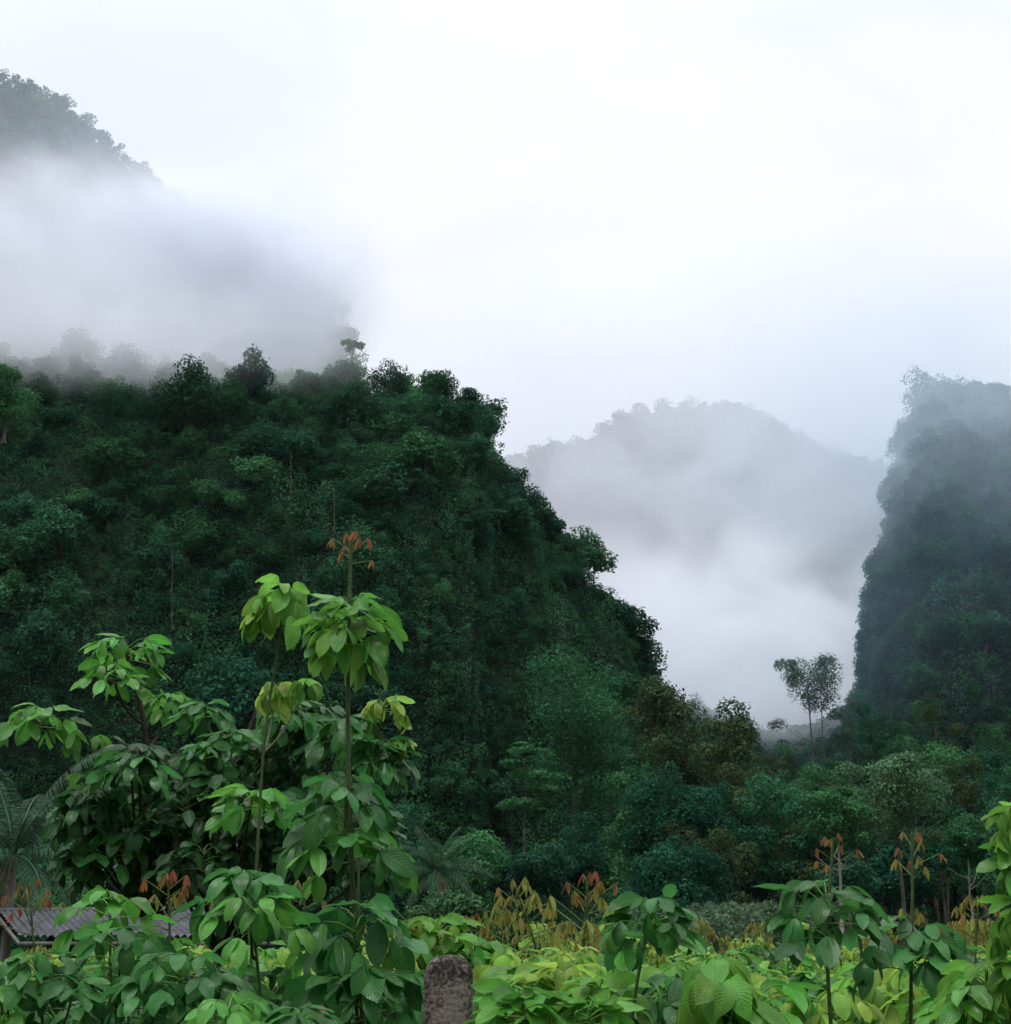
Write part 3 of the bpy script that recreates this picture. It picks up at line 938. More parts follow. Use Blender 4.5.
# ------------------------------------------------------------------ concrete post
def concrete_post():
    m, nt, out = new_mat('weathered_concrete')
    L = nt.links.new
    tc = node(nt, 'ShaderNodeTexCoord')
    n1 = node(nt, 'ShaderNodeTexNoise'); n1.inputs['Scale'].default_value = 9; n1.inputs['Detail'].default_value = 9; n1.inputs['Roughness'].default_value = 0.7
    n2 = node(nt, 'ShaderNodeTexNoise'); n2.inputs['Scale'].default_value = 85; n2.inputs['Detail'].default_value = 6
    L(tc.outputs['Object'], n1.inputs['Vector']); L(tc.outputs['Object'], n2.inputs['Vector'])
    cr = node(nt, 'ShaderNodeValToRGB')
    e = cr.color_ramp.elements
    e[0].position, e[0].color = 0.36, (0.022, 0.017, 0.016, 1)
    e[1].position, e[1].color = 0.66, (0.21, 0.175, 0.155, 1)
    x = cr.color_ramp.elements.new(0.5); x.color = (0.105, 0.085, 0.075, 1)
    # lichen crust grows over the head and down the edges
    sep = node(nt, 'ShaderNodeSeparateXYZ'); L(tc.outputs['Object'], sep.inputs[0])
    ez = node(nt, 'ShaderNodeMapRange'); ez.inputs['From Min'].default_value, ez.inputs['From Max'].default_value = 1.42, 1.53
    L(sep.outputs[2], ez.inputs['Value'])
    ex = node(nt, 'ShaderNodeMapRange'); ex.inputs['From Min'].default_value, ex.inputs['From Max'].default_value = 0.045, 0.08
    L(math_node(nt, 'ABSOLUTE', sep.outputs[0]), ex.inputs['Value'])
    crust = math_node(nt, 'MAXIMUM', ez.outputs['Result'], math_node(nt, 'MULTIPLY', ex.outputs['Result'], 0.7))
    fac = math_node(nt, 'ADD', n1.outputs['Fac'], math_node(nt, 'MULTIPLY', math_node(nt, 'SUBTRACT', n2.outputs['Fac'], 0.5), 0.85))
    fac = math_node(nt, 'SUBTRACT', math_node(nt, 'ADD', fac, 0.10), math_node(nt, 'MULTIPLY', crust, 0.24))
    L(fac, cr.inputs['Fac'])
    b = node(nt, 'ShaderNodeBsdfPrincipled'); b.inputs['Roughness'].default_value = 0.92; b.inputs['Specular IOR Level'].default_value = 0.2
    L(cr.outputs[0], b.inputs['Base Color'])
    bp = node(nt, 'ShaderNodeBump'); bp.inputs['Strength'].default_value = 0.7; bp.inputs['Distance'].default_value = 0.008
    L(fac, bp.inputs['Height']); L(bp.outputs[0], b.inputs['Normal'])
    L(b.outputs[0], out.inputs['Surface'])
    Y = 4.6
    c = at(449, 955, Y)
    z0 = float(ground_z(Y))
    hw = 23.5 / F * Y
    h = c[2] - z0
    # rounded head profile
    prof = [(hw, 0.0), (hw, h * 0.5), (hw * 0.995, h - hw * 0.85)]
    for a in np.linspace(8, 86, 10):
        prof.append((hw * math.cos(R(a)) ** 0.75, h - hw * 0.85 + hw * 0.85 * math.sin(R(a))))
    dep = hw * 0.8
    mb = MB()
    sec = []
    ns = 20
    for (w, z) in prof:
        th = np.linspace(0, 2 * math.pi, ns, endpoint=False)
        # superellipse: a square post with worn corners
        cx = np.sign(np.cos(th)) * np.abs(np.cos(th)) ** 0.4 * w
        cy = np.sign(np.sin(th)) * np.abs(np.sin(th)) ** 0.4 * dep * (w / hw) ** 0.6
        jit = np.array([0.006 * mnoise.noise(Vector((a * 14, b2 * 14, z * 9))) for a, b2 in zip(cx, cy)])
        sec.append(np.column_stack([cx * (1 + jit / hw), cy * (1 + jit / hw), np.full(ns, z)]))
    V = np.array(sec)
    k = len(prof)
    i = np.arange(k - 1)[:, None] * ns; j = np.arange(ns)[None]; jj = (j + 1) % ns
    mb.add(V.reshape(-1, 3), np.stack([i + j, i + jj, i + ns + jj, i + ns + j], -1).reshape(-1, 4))
    capv = np.vstack([V[-1], [[0, 0, h]]])
    mb.add(capv, [[a, (a + 1) % ns, (a + 2) % ns, ns] for a in range(0, ns, 2)])
    o = mb.build('concrete_post', m)
    o.location = (c[0], Y, z0)
    tag(o, 'weathered grey concrete post with rounded top and dark lichen', 'post')


concrete_post()

# ------------------------------------------------------------------ rubber saplings
PAL = {
    'mature': ((0.027, 0.148, 0.029), 0.40),
    'dark': ((0.007, 0.055, 0.013), 0.50),
    'green': ((0.060, 0.245, 0.027), 0.32),
    'bright': ((0.105, 0.290, 0.034), 0.28),
    'yellow': ((0.20, 0.36, 0.046), 0.28),
    'bronze': ((0.19, 0.24, 0.034), 0.35),
    'red': ((0.22, 0.048, 0.024), 0.40),
}
NL = 8
VS = np.linspace(0, 1, NL)
US = np.array([-1, -0.5, 0, 0.5, 1])


def leaflets(mb, base, d, side, L, Wd, curve, fold, col, rng):
    """Curved, folded, pointed leaves: one 7 x 5 grid each."""
    n = len(base)
    nrm = np.cross(side, d)
    flip = nrm[:, 2] < 0
    nrm[flip] *= -1
    prof = np.sin(np.pi * VS ** 0.97) ** 0.60 * (1 - 0.06 * VS)
    prof[-1] = 0.015; prof[0] = 0.06
    cv = curve[:, None] * VS[None]
    cc = np.where(np.abs(curve) < 1e-3, 1e-3, curve)[:, None]
    cl = d[:, None] * (np.sin(cv) / cc * L[:, None])[..., None] - nrm[:, None] * ((1 - np.cos(cv)) / cc * L[:, None])[..., None]
    w = (prof[None] * Wd[:, None] * 0.5)
    wav = rng.normal(size=(n, NL, 1)) * 0.06
    V = base[:, None, None] + cl[:, :, None] + side[:, None, None] * (US[None, None] * w[..., None])[..., None]
    V = V + nrm[:, None, None] * (np.abs(US)[None, None] * w[..., None] * (fold[:, None, None] + wav))[..., None]
    V[..., 2] += (rng.normal(size=(n, NL, 5)) * 0.012) * L[:, None, None]
    idx = np.arange(NL * 5).reshape(NL, 5)
    q = np.stack([idx[:-1, :-1], idx[:-1, 1:], idx[1:, 1:], idx[1:, :-1]], -1).reshape(-1, 4)
    Q = (np.arange(n) * NL * 5)[:, None, None] + q[None]
    uv = np.stack(np.meshgrid(US, VS), -1).reshape(-1, 2)
    mb.add(V.reshape(-1, 3), Q.reshape(-1, 4), np.repeat(col, NL * 5, axis=0), np.tile(uv, (n, 1)))


def leaf_colours(rng, n, kind):
    base, var = PAL[kind]
    c = np.asarray(base)[None] * rng.uniform(1 - var, 1 + var, (n, 1))
    c[:, 0] *= rng.uniform(0.8, 1.3, n)
    if kind in ('bronze',):
        t = rng.random((n, 1))
        t = t ** 1.8
        c = c * (1 - t * 0.7) + np.asarray(PAL['red'][0])[None] * t * 0.7
    if kind in ('red',):
        t = rng.random((n, 1)) ** 2
        c = c * (1 - t * 0.5) + np.asarray(PAL['bronze'][0])[None] * t * 0.5
    return c


def whorl_mb(rng, reach, leaf, n, kind, height, upright=0.0, hang=1.0):
    """A rubber tree flush: n three-leaflet leaves round the stem tip, the upper ones steep, the lower ones spreading.
    Origin at the top of the flush; stem runs down to -height."""
    mb = MB()
    B_, D_, S_, L_, K_ = [], [], [], [], []
    pcol = np.asarray(PAL[kind][0]) * 0.9 + np.array([0.05, 0.06, 0.01])
    for k in range(n):
        f = (k + 0.5) / n
        az = k * 2.39996 + rng.uniform(-0.35, 0.35)
        el = R(52) * (1 - f) ** 1.1 - R(4) * f + rng.uniform(-.15, .15) + upright * 0.5
        pl = (reach - leaf * 0.62) * (0.35 + 0.72 * f ** 0.7) * rng.uniform(0.8, 1.15)
        pl = max(pl, leaf * 0.25)
        z0 = -height * f
        d = np.array([math.cos(az), math.sin(az), 0])
        p0 = np.array([0, 0, z0])
        p1 = p0 + d * math.cos(el) * pl * 0.55 + np.array([0, 0, math.sin(el) * pl * 0.6])
        p2 = p0 + d * math.cos(el) * pl + np.array([0, 0, math.sin(el) * pl * 0.85 - pl * 0.06])
        mb.tube(np.array([p0, p1, p2]), [leaf * 0.022, leaf * 0.017, leaf * 0.012], 5, pcol, False)
        for j, da in enumerate((-R(58), 0.0, R(58))):
            a2 = az + da * rng.uniform(0.7, 1.15)
            pit = -hang * (R(10) + R(38) * f) + rng.normal() * R(13) + upright
            if j == 1:
                pit += R(4)
            dv = np.array([math.cos(a2) * math.cos(pit), math.sin(a2) * math.cos(pit), math.sin(pit)])
            sd = np.array([-math.sin(a2), math.cos(a2), 0])
            roll = rng.normal() * R(22) + (R(14) * (j - 1))
            nn = np.cross(sd, dv)
            sd = sd * math.cos(roll) + nn * math.sin(roll)
            B_.append(p2 + dv * leaf * 0.07); D_.append(dv); S_.append(sd)
            L_.append(leaf * rng.uniform(0.78, 1.12) * (1.06 if j == 1 else 0.94)); K_.append(rng.uniform(-0.1, 1.15) * hang)
    m = len(B_)
    L_ = np.array(L_)
    leaflets(mb, np.array(B_), np.array(D_), np.array(S_), L_, L_ * rng.uniform(0.44, 0.55, m), np.array(K_), rng.uniform(0.05, 0.32, m),
             leaf_colours(rng, m, kind), rng)
    return mb


def shoot_mb(rng, reach, leaf, n, kind, height):
    """New flush: bare stalk, long petioles, small limp leaflets hanging straight down in threes."""
    mb = MB()
    B_, D_, S_, L_ = [], [], [], []
    for k in range(n):
        f = (k + 0.3) / n
        az = k * 2.39996 + rng.uniform(-.5, .5)
        el = R(64) * (1 - f) + R(14) * f
        pl = max(reach * (0.45 + 0.75 * f) * rng.uniform(0.75, 1.15), leaf * 0.3)
        p0 = np.array([0, 0, -height * f])
        d = np.array([math.cos(az), math.sin(az), 0])
        p1 = p0 + d * pl * 0.6 * math.cos(el) + np.array([0, 0, pl * 0.55 * math.sin(el)])
        p2 = p0 + d * pl * math.cos(el) + np.array([0, 0, pl * 0.9 * math.sin(el)])
        mb.tube(np.array([p0, p1, p2]), [leaf * 0.05, leaf * 0.035, leaf * 0.025], 5, (0.13, 0.16, 0.045), False)
        for j in range(3):
            a2 = az + (j - 1) * R(100) + rng.normal() * .3
            pit = -R(68) + rng.normal() * R(9)
            dv = np.array([math.cos(a2) * math.cos(pit), math.sin(a2) * math.cos(pit), math.sin(pit)])
            B_.append(p2); D_.append(dv); S_.append(np.array([-math.sin(a2), math.cos(a2), 0])); L_.append(leaf * rng.uniform(0.7, 1.15))
    m = len(B_)
    L_ = np.array(L_)
    leaflets(mb, np.array(B_), np.array(D_), np.array(S_), L_, L_ * rng.uniform(0.24, 0.36, m), rng.uniform(-.1, .3, m), rng.uniform(0.2, 0.6, m), leaf_colours(rng, m, kind), rng)
    return mb


def stem_curve(pts, n):
    p = np.asarray(pts, float)
    d = np.concatenate([[0], np.cumsum(np.linalg.norm(np.diff(p, axis=0), axis=1))])
    t = np.linspace(0, d[-1], n)
    c = np.column_stack([np.interp(t, d, p[:, i]) for i in range(3)])
    for _ in range(3):
        c[1:-1] = (c[:-2] + 2 * c[1:-1] + c[2:]) / 4
    return c


def sapling(label, Y, stem, whorls, shoots=(), name='rubber_sapling', cat='sapling', group=None, r0=0.0105, seed=0, dark=False):
    """stem: (px, py) from low to high; whorls: (px, py, reach px, leaf px, n, kind, height px, dY, hang); shoots: (px, py, reach px, leaf px, n, kind, height px)."""
    rng = np.random.default_rng(seed + 100)
    pts = [at(a, b, Y) for a, b in stem]
    gz = float(ground_z(Y))
    foot = np.array([pts[0][0] + rng.uniform(-.05, .05), Y, gz])
    if pts[0][2] > gz + 0.05:
        pts = [foot] + pts
    t = empty(name, foot)
    tag(t, label, cat, group)
    P = stem_curve(pts, 22) - foot
    mb = MB()
    mb.tube(P, np.linspace(r0, r0 * 0.45, len(P)), 6)
    mb.build('stem', M_DARKSTEM if name == 'rubber_tree' else M_STEM, t)
    u = Y / F
    for w in whorls:
        px, py, rc, lf, n, kind, hp = w[:7]
        lf, n = lf * 0.75, int(n * 1.35 + 0.5)
        dY = w[7] if len(w) > 7 else 0.0
        hang = w[8] if len(w) > 8 else 1.0
        m = whorl_mb(rng, rc * u, lf * u, n, kind, hp * u, hang=hang)
        o = m.build('leaf_whorl', M_DARKLEAF if kind == 'dark' else M_LEAF if kind in ('mature', 'green') else M_LEAF_SOFT, t)
        o.location = at(px, py, Y + dY) - foot
        o.rotation_euler = (rng.uniform(-.1, .1), rng.uniform(-.1, .1), rng.uniform(0, 6.28))
        # a twig from the stem when the flush sits off it
        d2 = np.linalg.norm(P - np.array(o.location)[None], axis=1)
        if d2.min() > 0.06:
            e = np.array(o.location) - np.array([0, 0, hp * u])
            hd = np.linalg.norm(P[:, :2] - e[None, :2], axis=1)
            k = int(np.argmin(np.abs((e[2] - P[:, 2]) - 1.1 * hd)))
            if name == 'rubber_tree':
                k = max(k, 11)
            s0 = P[k]
            tw = MB()
            tw.tube(stem_curve([s0, s0 * 0.5 + e * 0.5 + np.array([0, 0, -0.06]), e, np.array(o.location) - np.array([0, 0, 0.01])], 9), np.linspace(min(r0 * 0.5, 0.011), min(r0 * 0.3, 0.006), 9), 6)
            tw.build('twig', M_DARKSTEM if dark else M_STEM, t)
    for s in shoots:
        px, py, rc, lf, n, kind, hp = s[:7]
        lf = lf * 0.86
        m = shoot_mb(rng, rc * u, lf * u, n, kind, hp * u)
        o = m.build('young_shoot', M_LEAF_SOFT, t)
        o.location = at(px, py, Y) - foot
    return t


# --- the tall sapling in the middle of the foreground
sapling('tallest rubber sapling, with red new leaves at the tip above tiers of glossy leaves', 5.5,
        [(366, 1040), (356, 930), (350, 860), (348, 760), (347, 690), (350, 600), (351, 536)],
        [(350, 604, 56, 47, 12, 'green', 40), (347, 622, 50, 46, 8, 'bright', 40),
         (346, 786, 66, 52, 12, 'mature', 52), (350, 838, 74, 50, 5, 'green', 24, 0, 1.1),
         (355, 912, 80, 60, 11, 'mature', 60, -0.2, 1.15), (362, 975, 66, 56, 8, 'mature', 40, -0.3, 1.2)],
        [(351, 538, 28, 14, 9, 'red', 30)], r0=0.016, seed=1)
# --- branches of paler leaves just behind it
sapling('slender rubber sapling with a drooping pale green flush next to the tallest one', 6.3,
        [(255, 900), (262, 760), (268, 690), (284, 640), (284, 590)],
        [(284, 590, 46, 46, 9, 'bright', 24, 0, 1.5), (258, 610, 22, 32, 3, 'yellow', 10, 0, 1.4), (276, 684, 30, 34, 7, 'yellow', 14, 0.3, 1.7), (305, 680, 16, 30, 3, 'bright', 8, 0.2, 1.7)],
        seed=2, r0=0.011)
sapling('thin rubber sapling with yellowing hanging leaves behind the tallest one', 6.6,
        [(360, 950), (356, 860), (372, 770), (384, 705)],
        [(384, 702, 34, 28, 8, 'yellow', 10, 0, 1.7), (380, 745, 40, 40, 9, 'mature', 22), (345, 722, 44, 40, 10, 'mature', 20), (402, 740, 14, 24, 3, 'yellow', 6, 0, 1.7)],
        seed=3, r0=0.010)


# --- two dark young rubber trees
def dark_tree(label, Y, trunk, region, n, seed, extra, leaf=29):
    rng = np.random.default_rng(seed)
    wh = []
    x0, x1, ytop, ybot = region
    for i in range(n):
        f = (i + 0.5) / n
        px = x0 + (x1 - x0) * ((i * 0.618) % 1.0)
        s = abs((px - (x0 + x1) / 2) / ((x1 - x0) / 2))
        yt = ytop + (ybot - ytop) * 0.45 * s ** 2
        py = yt + (ybot - yt) * rng.random() ** 1.1
        wh.append((px, py, rng.uniform(28, 42), leaf * rng.uniform(0.85, 1.15), int(rng.integers(7, 11)), 'dark' if rng.random() < 0.8 else 'mature', 18, rng.uniform(-0.8, 0.9)))
    return sapling(label, Y, trunk, wh + extra, name='rubber_tree', cat='tree', r0=0.034, seed=seed, dark=True)


dark_tree('dark bushy rubber tree behind the tallest sapling, leaning upper twigs bare', 8.0, [(214, 985), (226, 880), (232, 800), (250, 720), (262, 700)],
          (178, 385, 694, 862), 54, 31,
          [(252, 797, 36, 30, 8, 'green', 10, -1.2), (205, 706, 34, 34, 9, 'mature', 14, 0), (300, 716, 38, 34, 9, 'mature', 14, 0), (345, 735, 40, 36, 9, 'mature', 14, 0)])
dark_tree('dark rubber tree with umbrella sprays reaching out above the palm', 8.2, [(150, 980), (147, 860), (145, 780), (152, 740), (140, 700), (126, 650)],
          (72, 215, 748, 870), 40, 32,
          [(128, 646, 52, 32, 11, 'green', 14, 0), (114, 671, 40, 30, 9, 'green', 12, -0.2), (168, 698, 32, 27, 9, 'green', 12, 0.2), (42, 714, 48, 36, 11, 'green', 16, -0.2), (84, 775, 20, 26, 3, 'bright', 14, -.2), (100, 735, 16, 22, 2, 'bright', 8, 0)])

# --- foreground saplings, from the roof side across to the frame edge
sapling('sapling with a broad umbrella of large leaves hiding part of the tiled roof', 5.0, [(112, 1040), (110, 960), (110, 900)],
        [(112, 899, 56, 42, 9, 'green', 30), (122, 940, 62, 44, 8, 'mature', 26, -0.2)], seed=5, dark=True)
sapling('sapling with arching blue green leaves in front of the roof end', 5.0, [(264, 1040), (258, 960), (245, 880)],
        [(245, 877, 60, 46, 12, 'mature', 32), (252, 905, 64, 46, 8, 'green', 26, -0.1)], seed=6, dark=True)
sapling('leafless topped sapling with red brown hanging leaves standing before the roof', 7.0, [(36, 990), (34, 940), (28, 885)],
        [], [(28, 892, 38, 13, 8, 'red', 34), (32, 915, 62, 15, 5, 'bronze', 22)], seed=7)
sapling('sapling with a bare pale stalk and rusty drooping leaves between the umbrella saplings', 6.2, [(170, 1000), (170, 930), (168, 880)],
        [(172, 940, 30, 30, 5, 'green', 14)], [(168, 878, 30, 17, 8, 'red', 30), (169, 915, 50, 19, 5, 'bronze', 16)], seed=8)
sapling('small sapling with pinkish wilted shoot beside the tallest sapling', 6.0, [(308, 1000), (306, 930), (303, 885)], [(306, 945, 30, 34, 6, 'green', 18)],
        [(303, 886, 26, 15, 6, 'bronze', 24)], seed=9)
sapling('bronze leaved sapling nearest the round bush', 9.5, [(545, 1000), (538, 950), (522, 905), (515, 886)], [],
        [(517, 890, 34, 16, 10, 'bronze', 30), (524, 908, 48, 20, 9, 'bronze', 30), (508, 922, 36, 19, 9, 'bronze', 24)], seed=10, r0=0.016)
sapling('taller bronze leaved sapling with reddish tip and pale long leaves', 9.0, [(578, 1000), (582, 950), (590, 905), (586, 878)], [],
        [(588, 884, 36, 15, 9, 'red', 30), (584, 906, 50, 20, 9, 'bronze', 34), (582, 935, 42, 20, 9, 'bronze', 26)], seed=11, r0=0.016)
sapling('low sapling with tiny red brown tip behind the concrete post', 9.0, [(474, 1000), (472, 950), (472, 920)], [(474, 945, 40, 34, 7, 'bright', 18)],
        [(472, 922, 22, 10, 7, 'red', 12)], seed=12)
sapling('leaning sapling with a glossy dark umbrella in the middle of the plot', 5.0, [(628, 1040), (636, 985), (652, 902)],
        [(652, 904, 54, 44, 12, 'mature', 30), (646, 932, 60, 42, 4, 'green', 16)], seed=13, dark=True)
sapling('sapling with a dense pale lime green dome of large leaves', 4.5, [(722, 1060), (720, 1010), (716, 962)],
        [(716, 962, 50, 66, 13, 'bright', 34, 0, 1.9), (716, 985, 60, 68, 9, 'bright', 26, -.1, 1.9)], seed=14)
sapling('sapling with a red shoot above a wide dark green umbrella', 5.0, [(832, 1040), (826, 960), (826, 900), (833, 885), (833, 838)],
        [(826, 892, 64, 44, 13, 'mature', 34), (824, 922, 68, 44, 5, 'mature', 20)], [(833, 842, 30, 12, 8, 'red', 34)], seed=15, dark=True)
sapling('sapling with the tallest bare shoot and few scattered red leaves over dark leaves', 5.2, [(910, 1040), (911, 980), (912, 930), (913, 890), (912, 838)],
        [(915, 932, 62, 46, 12, 'mature', 32), (914, 955, 66, 48, 4, 'mature', 16)], [(912, 842, 36, 13, 7, 'red', 30), (912, 872, 38, 15, 3, 'bronze', 10), (912, 916, 28, 15, 6, 'bronze', 20)], seed=16, dark=True)
sapling('tall lime green sapling with hanging leaves cut by the frame edge', 4.4, [(1030, 1060), (1024, 960), (1018, 860), (1012, 806)],
        [(1012, 808, 34, 36, 9, 'bright', 26, 0, 1.6), (1016, 850, 36, 40, 9, 'green', 30, 0, 1.6), (1020, 905, 40, 42, 9, 'bright', 30, 0, 1.6), (1022, 960, 40, 46, 9, 'bright', 30, 0, 1.5)], seed=17)
sapling('small bronze sapling near the frame edge lime sapling', 8.0, [(972, 1000), (976, 950), (978, 905)], [],
        [(978, 905, 32, 14, 10, 'bronze', 26), (974, 928, 30, 17, 6, 'bronze', 14)], seed=18)
sapling('broad lime green sapling low beside the dark umbrella with tallest shoot', 4.6, [(990, 1060), (988, 1010), (986, 965)],
        [(986, 968, 56, 52, 12, 'bright', 36, 0, 1.4), (975, 990, 50, 46, 8, 'green', 26, -.1)], seed=19)
sapling('pale yellow green sapling spreading low next to the concrete post', 5.4, [(575, 1050), (568, 1010), (562, 975)],
        [(562, 974, 62, 46, 13, 'yellow', 26, 0, 1.1), (600, 985, 48, 44, 10, 'bright', 22, -.2, 1.1), (525, 978, 44, 44, 10, 'bright', 22, .2, 1.1)], seed=20)
sapling('fresh green sapling at the foot of the concrete post', 4.4, [(530, 1060), (525, 1030), (522, 1000)],
        [(522, 996, 52, 50, 12, 'green', 24, 0, 0.5), (590, 1006, 44, 46, 9, 'green', 20, 0, .7)], seed=21)
sapling('light green sapling peeping over the concrete post', 7.5, [(440, 1010), (438, 960), (437, 928)],
        [(437, 924, 54, 40, 12, 'bright', 24, 0, 1.0), (475, 945, 44, 38, 9, 'green', 20), (412, 930, 36, 36, 7, 'yellow', 20)], seed=22)
sapling('glossy low sapling with round leaves before the umbrella sapling and roof', 4.6, [(190, 1060), (184, 1010), (180, 965)],
        [(180, 962, 62, 40, 11, 'mature', 26), (220, 985, 54, 40, 10, 'mature', 26), (150, 985, 50, 38, 9, 'mature', 24)], seed=23, dark=True)
sapling('dark glossy sapling in the corner under the roof', 4.6, [(46, 1060), (42, 1010), (36, 960)],
        [(36, 962, 54, 38, 10, 'mature', 22), (72, 985, 48, 36, 10, 'mature', 24), (8, 990, 46, 40, 9, 'green', 24)], seed=24, dark=True)
sapling('low bright sapling whose leaf tips show under the glossy low sapling', 4.2, [(232, 1070), (230, 1040), (228, 1012)],
        [(228, 1008, 60, 44, 12, 'green', 20, 0, 1.2), (300, 1012, 44, 44, 8, 'mature', 20)], seed=25)

# single orange old leaf among the dark ones
mbz = MB()
pz = at(322, 1004, 5.0)
leaflets(mbz, np.zeros((1, 3)), unit(np.array([[0.1, -0.2, -1.0]])), np.array([[1.0, 0, 0.1]]), np.array([0.085]), np.array([0.03]), np.array([0.2]), np.array([0.4]), np.array([[0.55, 0.10, 0.02]]), RNG)
oz = mbz.build('fallen_leaf', M_LEAF_SOFT)
oz.location = pz
tag(oz, 'withered orange red leaf caught among dark leaves below the tallest sapling', 'leaf')

# --- filler saplings: stock flushes shared by copies
def stock(kind, hang, seed, n=11, reach=0.25, leaf=0.135, height=0.12):
    return whorl_mb(np.random.default_rng(seed), reach, leaf, n, kind, height, hang=hang).mesh('leaf_whorl', M_LEAF if kind in ('mature', 'dark', 'green') else M_LEAF_SOFT)


STOCK = {k: [stock(k, h, 40 + i * 7 + j, 9 + j) for j in range(3)] for i, (k, h) in enumerate([('mature', 1.0), ('green', 1.1), ('bright', 1.4), ('yellow', 1.4), ('dark', 1.0)])}
STOCK['bronze'] = [shoot_mb(np.random.default_rng(90 + j), 0.17, 0.10, 14, 'bronze', 0.26).mesh('leaf_whorl', M_LEAF_SOFT) for j in range(3)]
_mb = MB(); _mb.tube(np.array([[0, 0, 0], [0.01, 0, .3], [0.0, 0.01, .65], [0, 0, 1.0]]), [0.012, 0.010, 0.008, 0.005])
STEM = _mb.mesh('stem', M_STEM)


def filler(rng, px, top_py, Y, mix, label, group, layers=3):
    p = at(px, top_py, Y)
    gz = float(ground_z(Y))
    h = max(p[2] - gz, 0.5)
    t = empty('young_sapling', (p[0], Y, gz), (rng.uniform(-.05, .05), rng.uniform(-.05, .05), rng.uniform(0, 6.28)))
    tag(t, label, 'sapling', group)
    s = bpy.data.objects.new('stem', STEM); COL.objects.link(s); s.parent = t; s.scale = (1, 1, h)
    for k in range(layers):
        kind = mix[0] if k == 0 else mix[int(rng.integers(0, len(mix)))]
        if k > 0 and kind != 'bronze' and rng.random() < 0.6:
            kind = 'dark' if rng.random() < 0.5 else 'mature'  # lower whorls coloured darker to put shade into the gaps underneath
        o = bpy.data.objects.new('leaf_whorl', STOCK[kind][int(rng.integers(0, 3))])
        COL.objects.link(o); o.parent = t
        o.location = (rng.normal() * 0.05 * k, rng.normal() * 0.05 * k, h - k * 0.30 * rng.uniform(0.8, 1.2))
        o.rotation_euler = (rng.uniform(-.2, .2), rng.uniform(-.2, .2), rng.uniform(0, 6.28))
        sc_ = rng.uniform(0.85, 1.25)
        o.scale = (sc_,) * 3


fr = np.random.default_rng(77)
# near rows: glossy green
for i in range(58):
    px = fr.uniform(-40, 1051)
    Y = fr.uniform(5.6, 8.5)
    filler(fr, px, fr.uniform(972, 1012), Y, ['mature', 'green', 'mature', 'dark'] if px < 420 or (px > 590 and px < 690) or (px > 770 and px < 960) else ['green', 'bright', 'mature', 'yellow'],
           'low leafy sapling filling the space between the big umbrella saplings', 'low saplings between the umbrella saplings')
# a brighter carpet by the concrete post and beyond
for i in range(30):
    px = fr.uniform(440, 1051)
    filler(fr, px, fr.uniform(958, 1004), fr.uniform(6, 10), ['bright', 'yellow', 'green', 'bright'] if i % 2 else ['yellow', 'bright', 'yellow'],
           'bright lime sapling of the leafy carpet beside and beyond the concrete post', 'lime saplings of the leafy carpet')
# middle rows
for i in range(70):
    px = fr.uniform(-40, 1051)
    Y = fr.uniform(9, 15)
    top = fr.uniform(952, 985)
    filler(fr, px, top, Y, ['yellow', 'bright', 'green', 'yellow'] if i % 3 else ['green', 'mature', 'bright'],
           'lime green sapling in the middle rows of the plot', 'lime saplings in the middle rows')
# far rows: yellow and bronze tips
for i in range(110):
    px = fr.uniform(300, 1051) if i % 4 else fr.uniform(-30, 300)
    Y = fr.uniform(16, 27)
    top = fr.uniform(920, 950) if px > 330 else fr.uniform(946, 962)
    filler(fr, px, top, Y, ['bronze', 'yellow', 'yellow', 'bronze'] if i % 3 else ['yellow', 'bright', 'yellow'],
           'yellow bronze sapling in the far rows of the plot', 'bronze tipped saplings in the far rows')


# low weeds that close the gaps between the stems
def weeds():
    rng = np.random.default_rng(12)
    n = 30000
    Y = 4.2 + 28 * rng.random(n) ** 1.5
    x = (rng.uniform(-70, 1081, n) - W / 2) / F * Y
    z = ground_z(Y) + 0.75 * rng.uniform(0.1, 1.0, n) ** 1.2
    pos = np.column_stack([x, Y, z])
    nrm = unit(rng.normal(size=(n, 3)) * 0.5 + np.array([0, -0.2, 1]))
    mb = MB()
    leaf_quads(mb, pos, nrm, 0.14, tones(rng, n, (0.014, 0.050, 0.014), 0.5), rng, hang=0.5, width=0.5)
    tag(mb.build('weeds', M_TREE, shade_smooth=False), 'low weeds and ground cover between the sapling stems', kind='stuff')


weeds()


# ------------------------------------------------------------------ air: haze and mist
def volume_box():
    m, nt, out = new_mat('haze_air')
    v = node(nt, 'ShaderNodeVolumePrincipled')
    v.inputs['Color'].default_value = (0.86, 0.92, 1.0, 1)
    v.inputs['Density'].default_value = 0.00002
    v.inputs['Anisotropy'].default_value = 0.1
    nt.links.new(v.outputs[0], out.inputs['Volume'])
    mb = MB()
    mb.box((-1400, -60, -2.5), (1400, 1420, 420))
    o = mb.build('haze', m, shade_smooth=False)
    tag(o, 'thin even haze filling the valley air', kind='stuff')


HAZE_ON = True
if HAZE_ON:
    volume_box()


